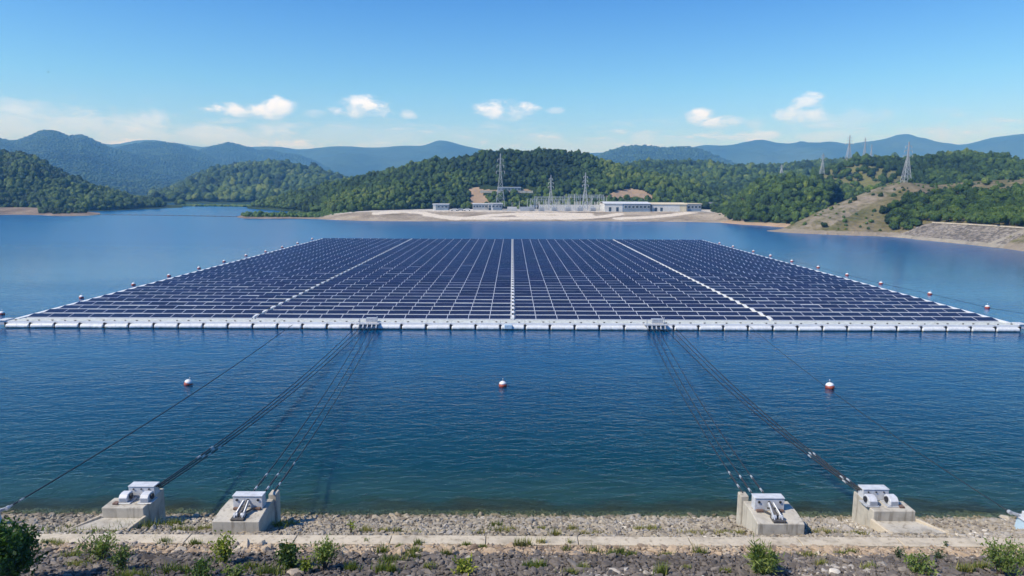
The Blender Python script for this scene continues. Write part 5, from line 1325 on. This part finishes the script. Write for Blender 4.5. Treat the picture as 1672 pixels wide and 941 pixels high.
# grass between the stones
def grass(spots, name='grass'):
    Vs, Fs, T = [], [], []; b_ = 0
    for (px, py, hp, wp, t) in spots:
        P0 = on_slope(px, py); sx = (P0-CAM).length/F_PX; n = int(18 + 5*wp)
        c = np.array(P0) + np.stack([rng.normal(0, wp*sx*0.3, n), rng.normal(0, wp*sx*0.16, n), np.zeros(n)], 1)
        c[:, 2] = slope_z(c[:, 1])
        a = rng.uniform(0, 2*PI, n); L = hp*sx*rng.uniform(0.5, 1.15, n); out = rng.uniform(0.1, 0.7, n)
        tip = c + np.stack([np.cos(a)*out*L, np.sin(a)*out*L, L], 1); w = 0.022
        s = np.stack([-np.sin(a)*w, np.cos(a)*w, np.zeros(n)], 1)
        Vs.append(np.stack([c-s, c+s, tip], 1).reshape(-1, 3)); Fs.append(np.arange(n*3).reshape(-1, 3)+b_); b_ += n*3
        T.append(np.repeat(np.clip(rng.normal(t, 0.18, n), 0, 1), 3))
    o = np_mesh(name, np.concatenate(Vs), np.concatenate(Fs), M['grass'], {'tint': np.concatenate(T)}); tag(o, kind='stuff')
sp_ = [(230,862,14,50,0.4),(285,858,10,30,0.35),(150,866,7,90,0.55),(455,862,12,24,0.5),(470,858,9,30,0.55),(338,866,10,20,0.6),(300,868,9,30,0.6),(598,870,11,16,0.75),(626,870,9,14,0.7),(648,870,9,18,0.7),(678,872,6,14,0.6),(778,872,7,20,0.9),(820,868,9,40,0.75),(812,860,10,18,0.35),(884,865,6,20,0.6),(906,876,13,14,0.75),(934,866,9,16,0.8),(1044,866,8,14,0.65),(1064,866,9,20,0.7),(960,872,6,40,0.8),(1130,872,6,40,0.8),(1190,872,7,40,0.75),(1345,872,9,30,0.7),(1400,874,7,24,0.65),
       (320,890,10,16,0.3),(245,884,9,20,0.3),(270,888,9,20,0.25),(76,888,7,14,0.3),(90,890,8,30,0.6),(120,910,10,30,0.5),(598,888,9,6,0.2),(683,890,10,14,0.3),(625,905,16,14,0.35),(652,896,8,10,0.3),(672,912,12,18,0.35),(676,904,12,22,0.4),(730,908,12,14,0.3),(762,892,8,12,0.4),(788,896,8,14,0.3),(848,894,16,14,0.65),(862,894,16,12,0.7),(884,890,12,12,0.85),(924,902,12,12,0.3),(930,890,10,8,0.6),(970,905,14,16,0.35),(1000,908,10,20,0.2),(1012,906,13,16,0.2),(1030,908,9,14,0.3),(1142,906,14,16,0.25),(1090,908,8,20,0.5),(1320,908,7,30,0.55),(1370,906,7,14,0.4),(1390,904,8,12,0.4),(860,928,12,14,0.25),(878,928,14,18,0.25),(950,932,13,16,0.45),(930,938,10,24,0.45),(1080,940,20,16,0.25),(640,920,16,30,0.35),(630,935,18,30,0.3),(700,930,12,18,0.5),(575,932,14,20,0.2),(285,935,14,30,0.25),(440,938,16,36,0.25),(410,930,12,20,0.3),(215,945,14,40,0.35),(130,925,10,26,0.55),(1420,930,10,20,0.5),(1340,925,12,16,0.6),(1600,930,12,24,0.5),(1575,935,14,20,0.5),(1185,935,8,16,0.5),(1120,930,8,12,0.5)]
grass(sp_)
# boulders
def boulder(px, py, wpx, label, seed, mat, tint):
    P0 = on_slope(px, py, 0.05); sx = (P0-CAM).length/F_PX; r = wpx*sx/2
    g = np.random.default_rng(seed); V = ICO2[0].copy()
    for _ in range(14):
        nrm = g.normal(size=3); nrm /= np.linalg.norm(nrm); ov = np.clip(V @ nrm - g.uniform(0.55, 0.85), 0, None); V -= ov[:, None]*nrm
    o = np_mesh('boulder', V*np.array([r*1.2, r*0.9, r*0.75]), ICO2[1], mat, {'tint': np.full(len(V), tint)}); o.location = P0
    tag(o, label, 'boulder')
boulder(484, 938, 26, 'big pale tan boulder between the dark green shrub and its neighbour', 3, M['tanstone'], 0.85)
boulder(1361, 936, 18, 'white boulder on the dark stones beyond the bushy grass clump', 5, M['stone'], 1.0)
boulder(79, 899, 13, 'dark wedge shaped boulder on the tan stones beside the leafy bush', 8, M['darkstone'], 0.3)
# bird
Pb_ = onY(79, 118, 160)
bd = empty('bird', Pb_, 'tiny dark bird flying alone high in the sky', 'bird')
mb = MB(); b0 = Pb_; mb.tube([b0+Vector((-0.22,0,0)), b0+Vector((-0.1,0,0.02)), b0+Vector((0.1,0,0.02)), b0+Vector((0.26,0,0))], [0.02,0.07,0.06,0.015], 8)
mb.add([b0+Vector((-0.06,0,0.04)), b0+Vector((0.08,0,0.04)), b0+Vector((0.05,-0.25,0.12)), b0+Vector((0.0,-0.52,0.05)), b0+Vector((-0.05,-0.25,0.12))], [(0,1,2,3,4)])
mb.add([b0+Vector((-0.06,0,0.04)), b0+Vector((0.08,0,0.04)), b0+Vector((0.05,0.25,0.12)), b0+Vector((0.0,0.52,0.05)), b0+Vector((-0.05,0.25,0.12))], [(0,1,2,3,4)])
mb.build('body', M['dark'], bd)

# ------------------------------------------------------------------ render settings
cy = scene.cycles
scene.render.engine = 'CYCLES'
cy.use_denoising = True
try: cy.denoiser = 'OPENIMAGEDENOISE'; cy.denoising_input_passes = 'RGB_ALBEDO_NORMAL'; cy.denoising_prefilter = 'ACCURATE'
except Exception: pass
cy.max_bounces = 5; cy.diffuse_bounces = 2; cy.glossy_bounces = 2; cy.transmission_bounces = 2; cy.transparent_max_bounces = 6; cy.volume_bounces = 0
cy.caustics_reflective = False; cy.caustics_refractive = False
cy.use_adaptive_sampling = True; cy.adaptive_threshold = 0.02
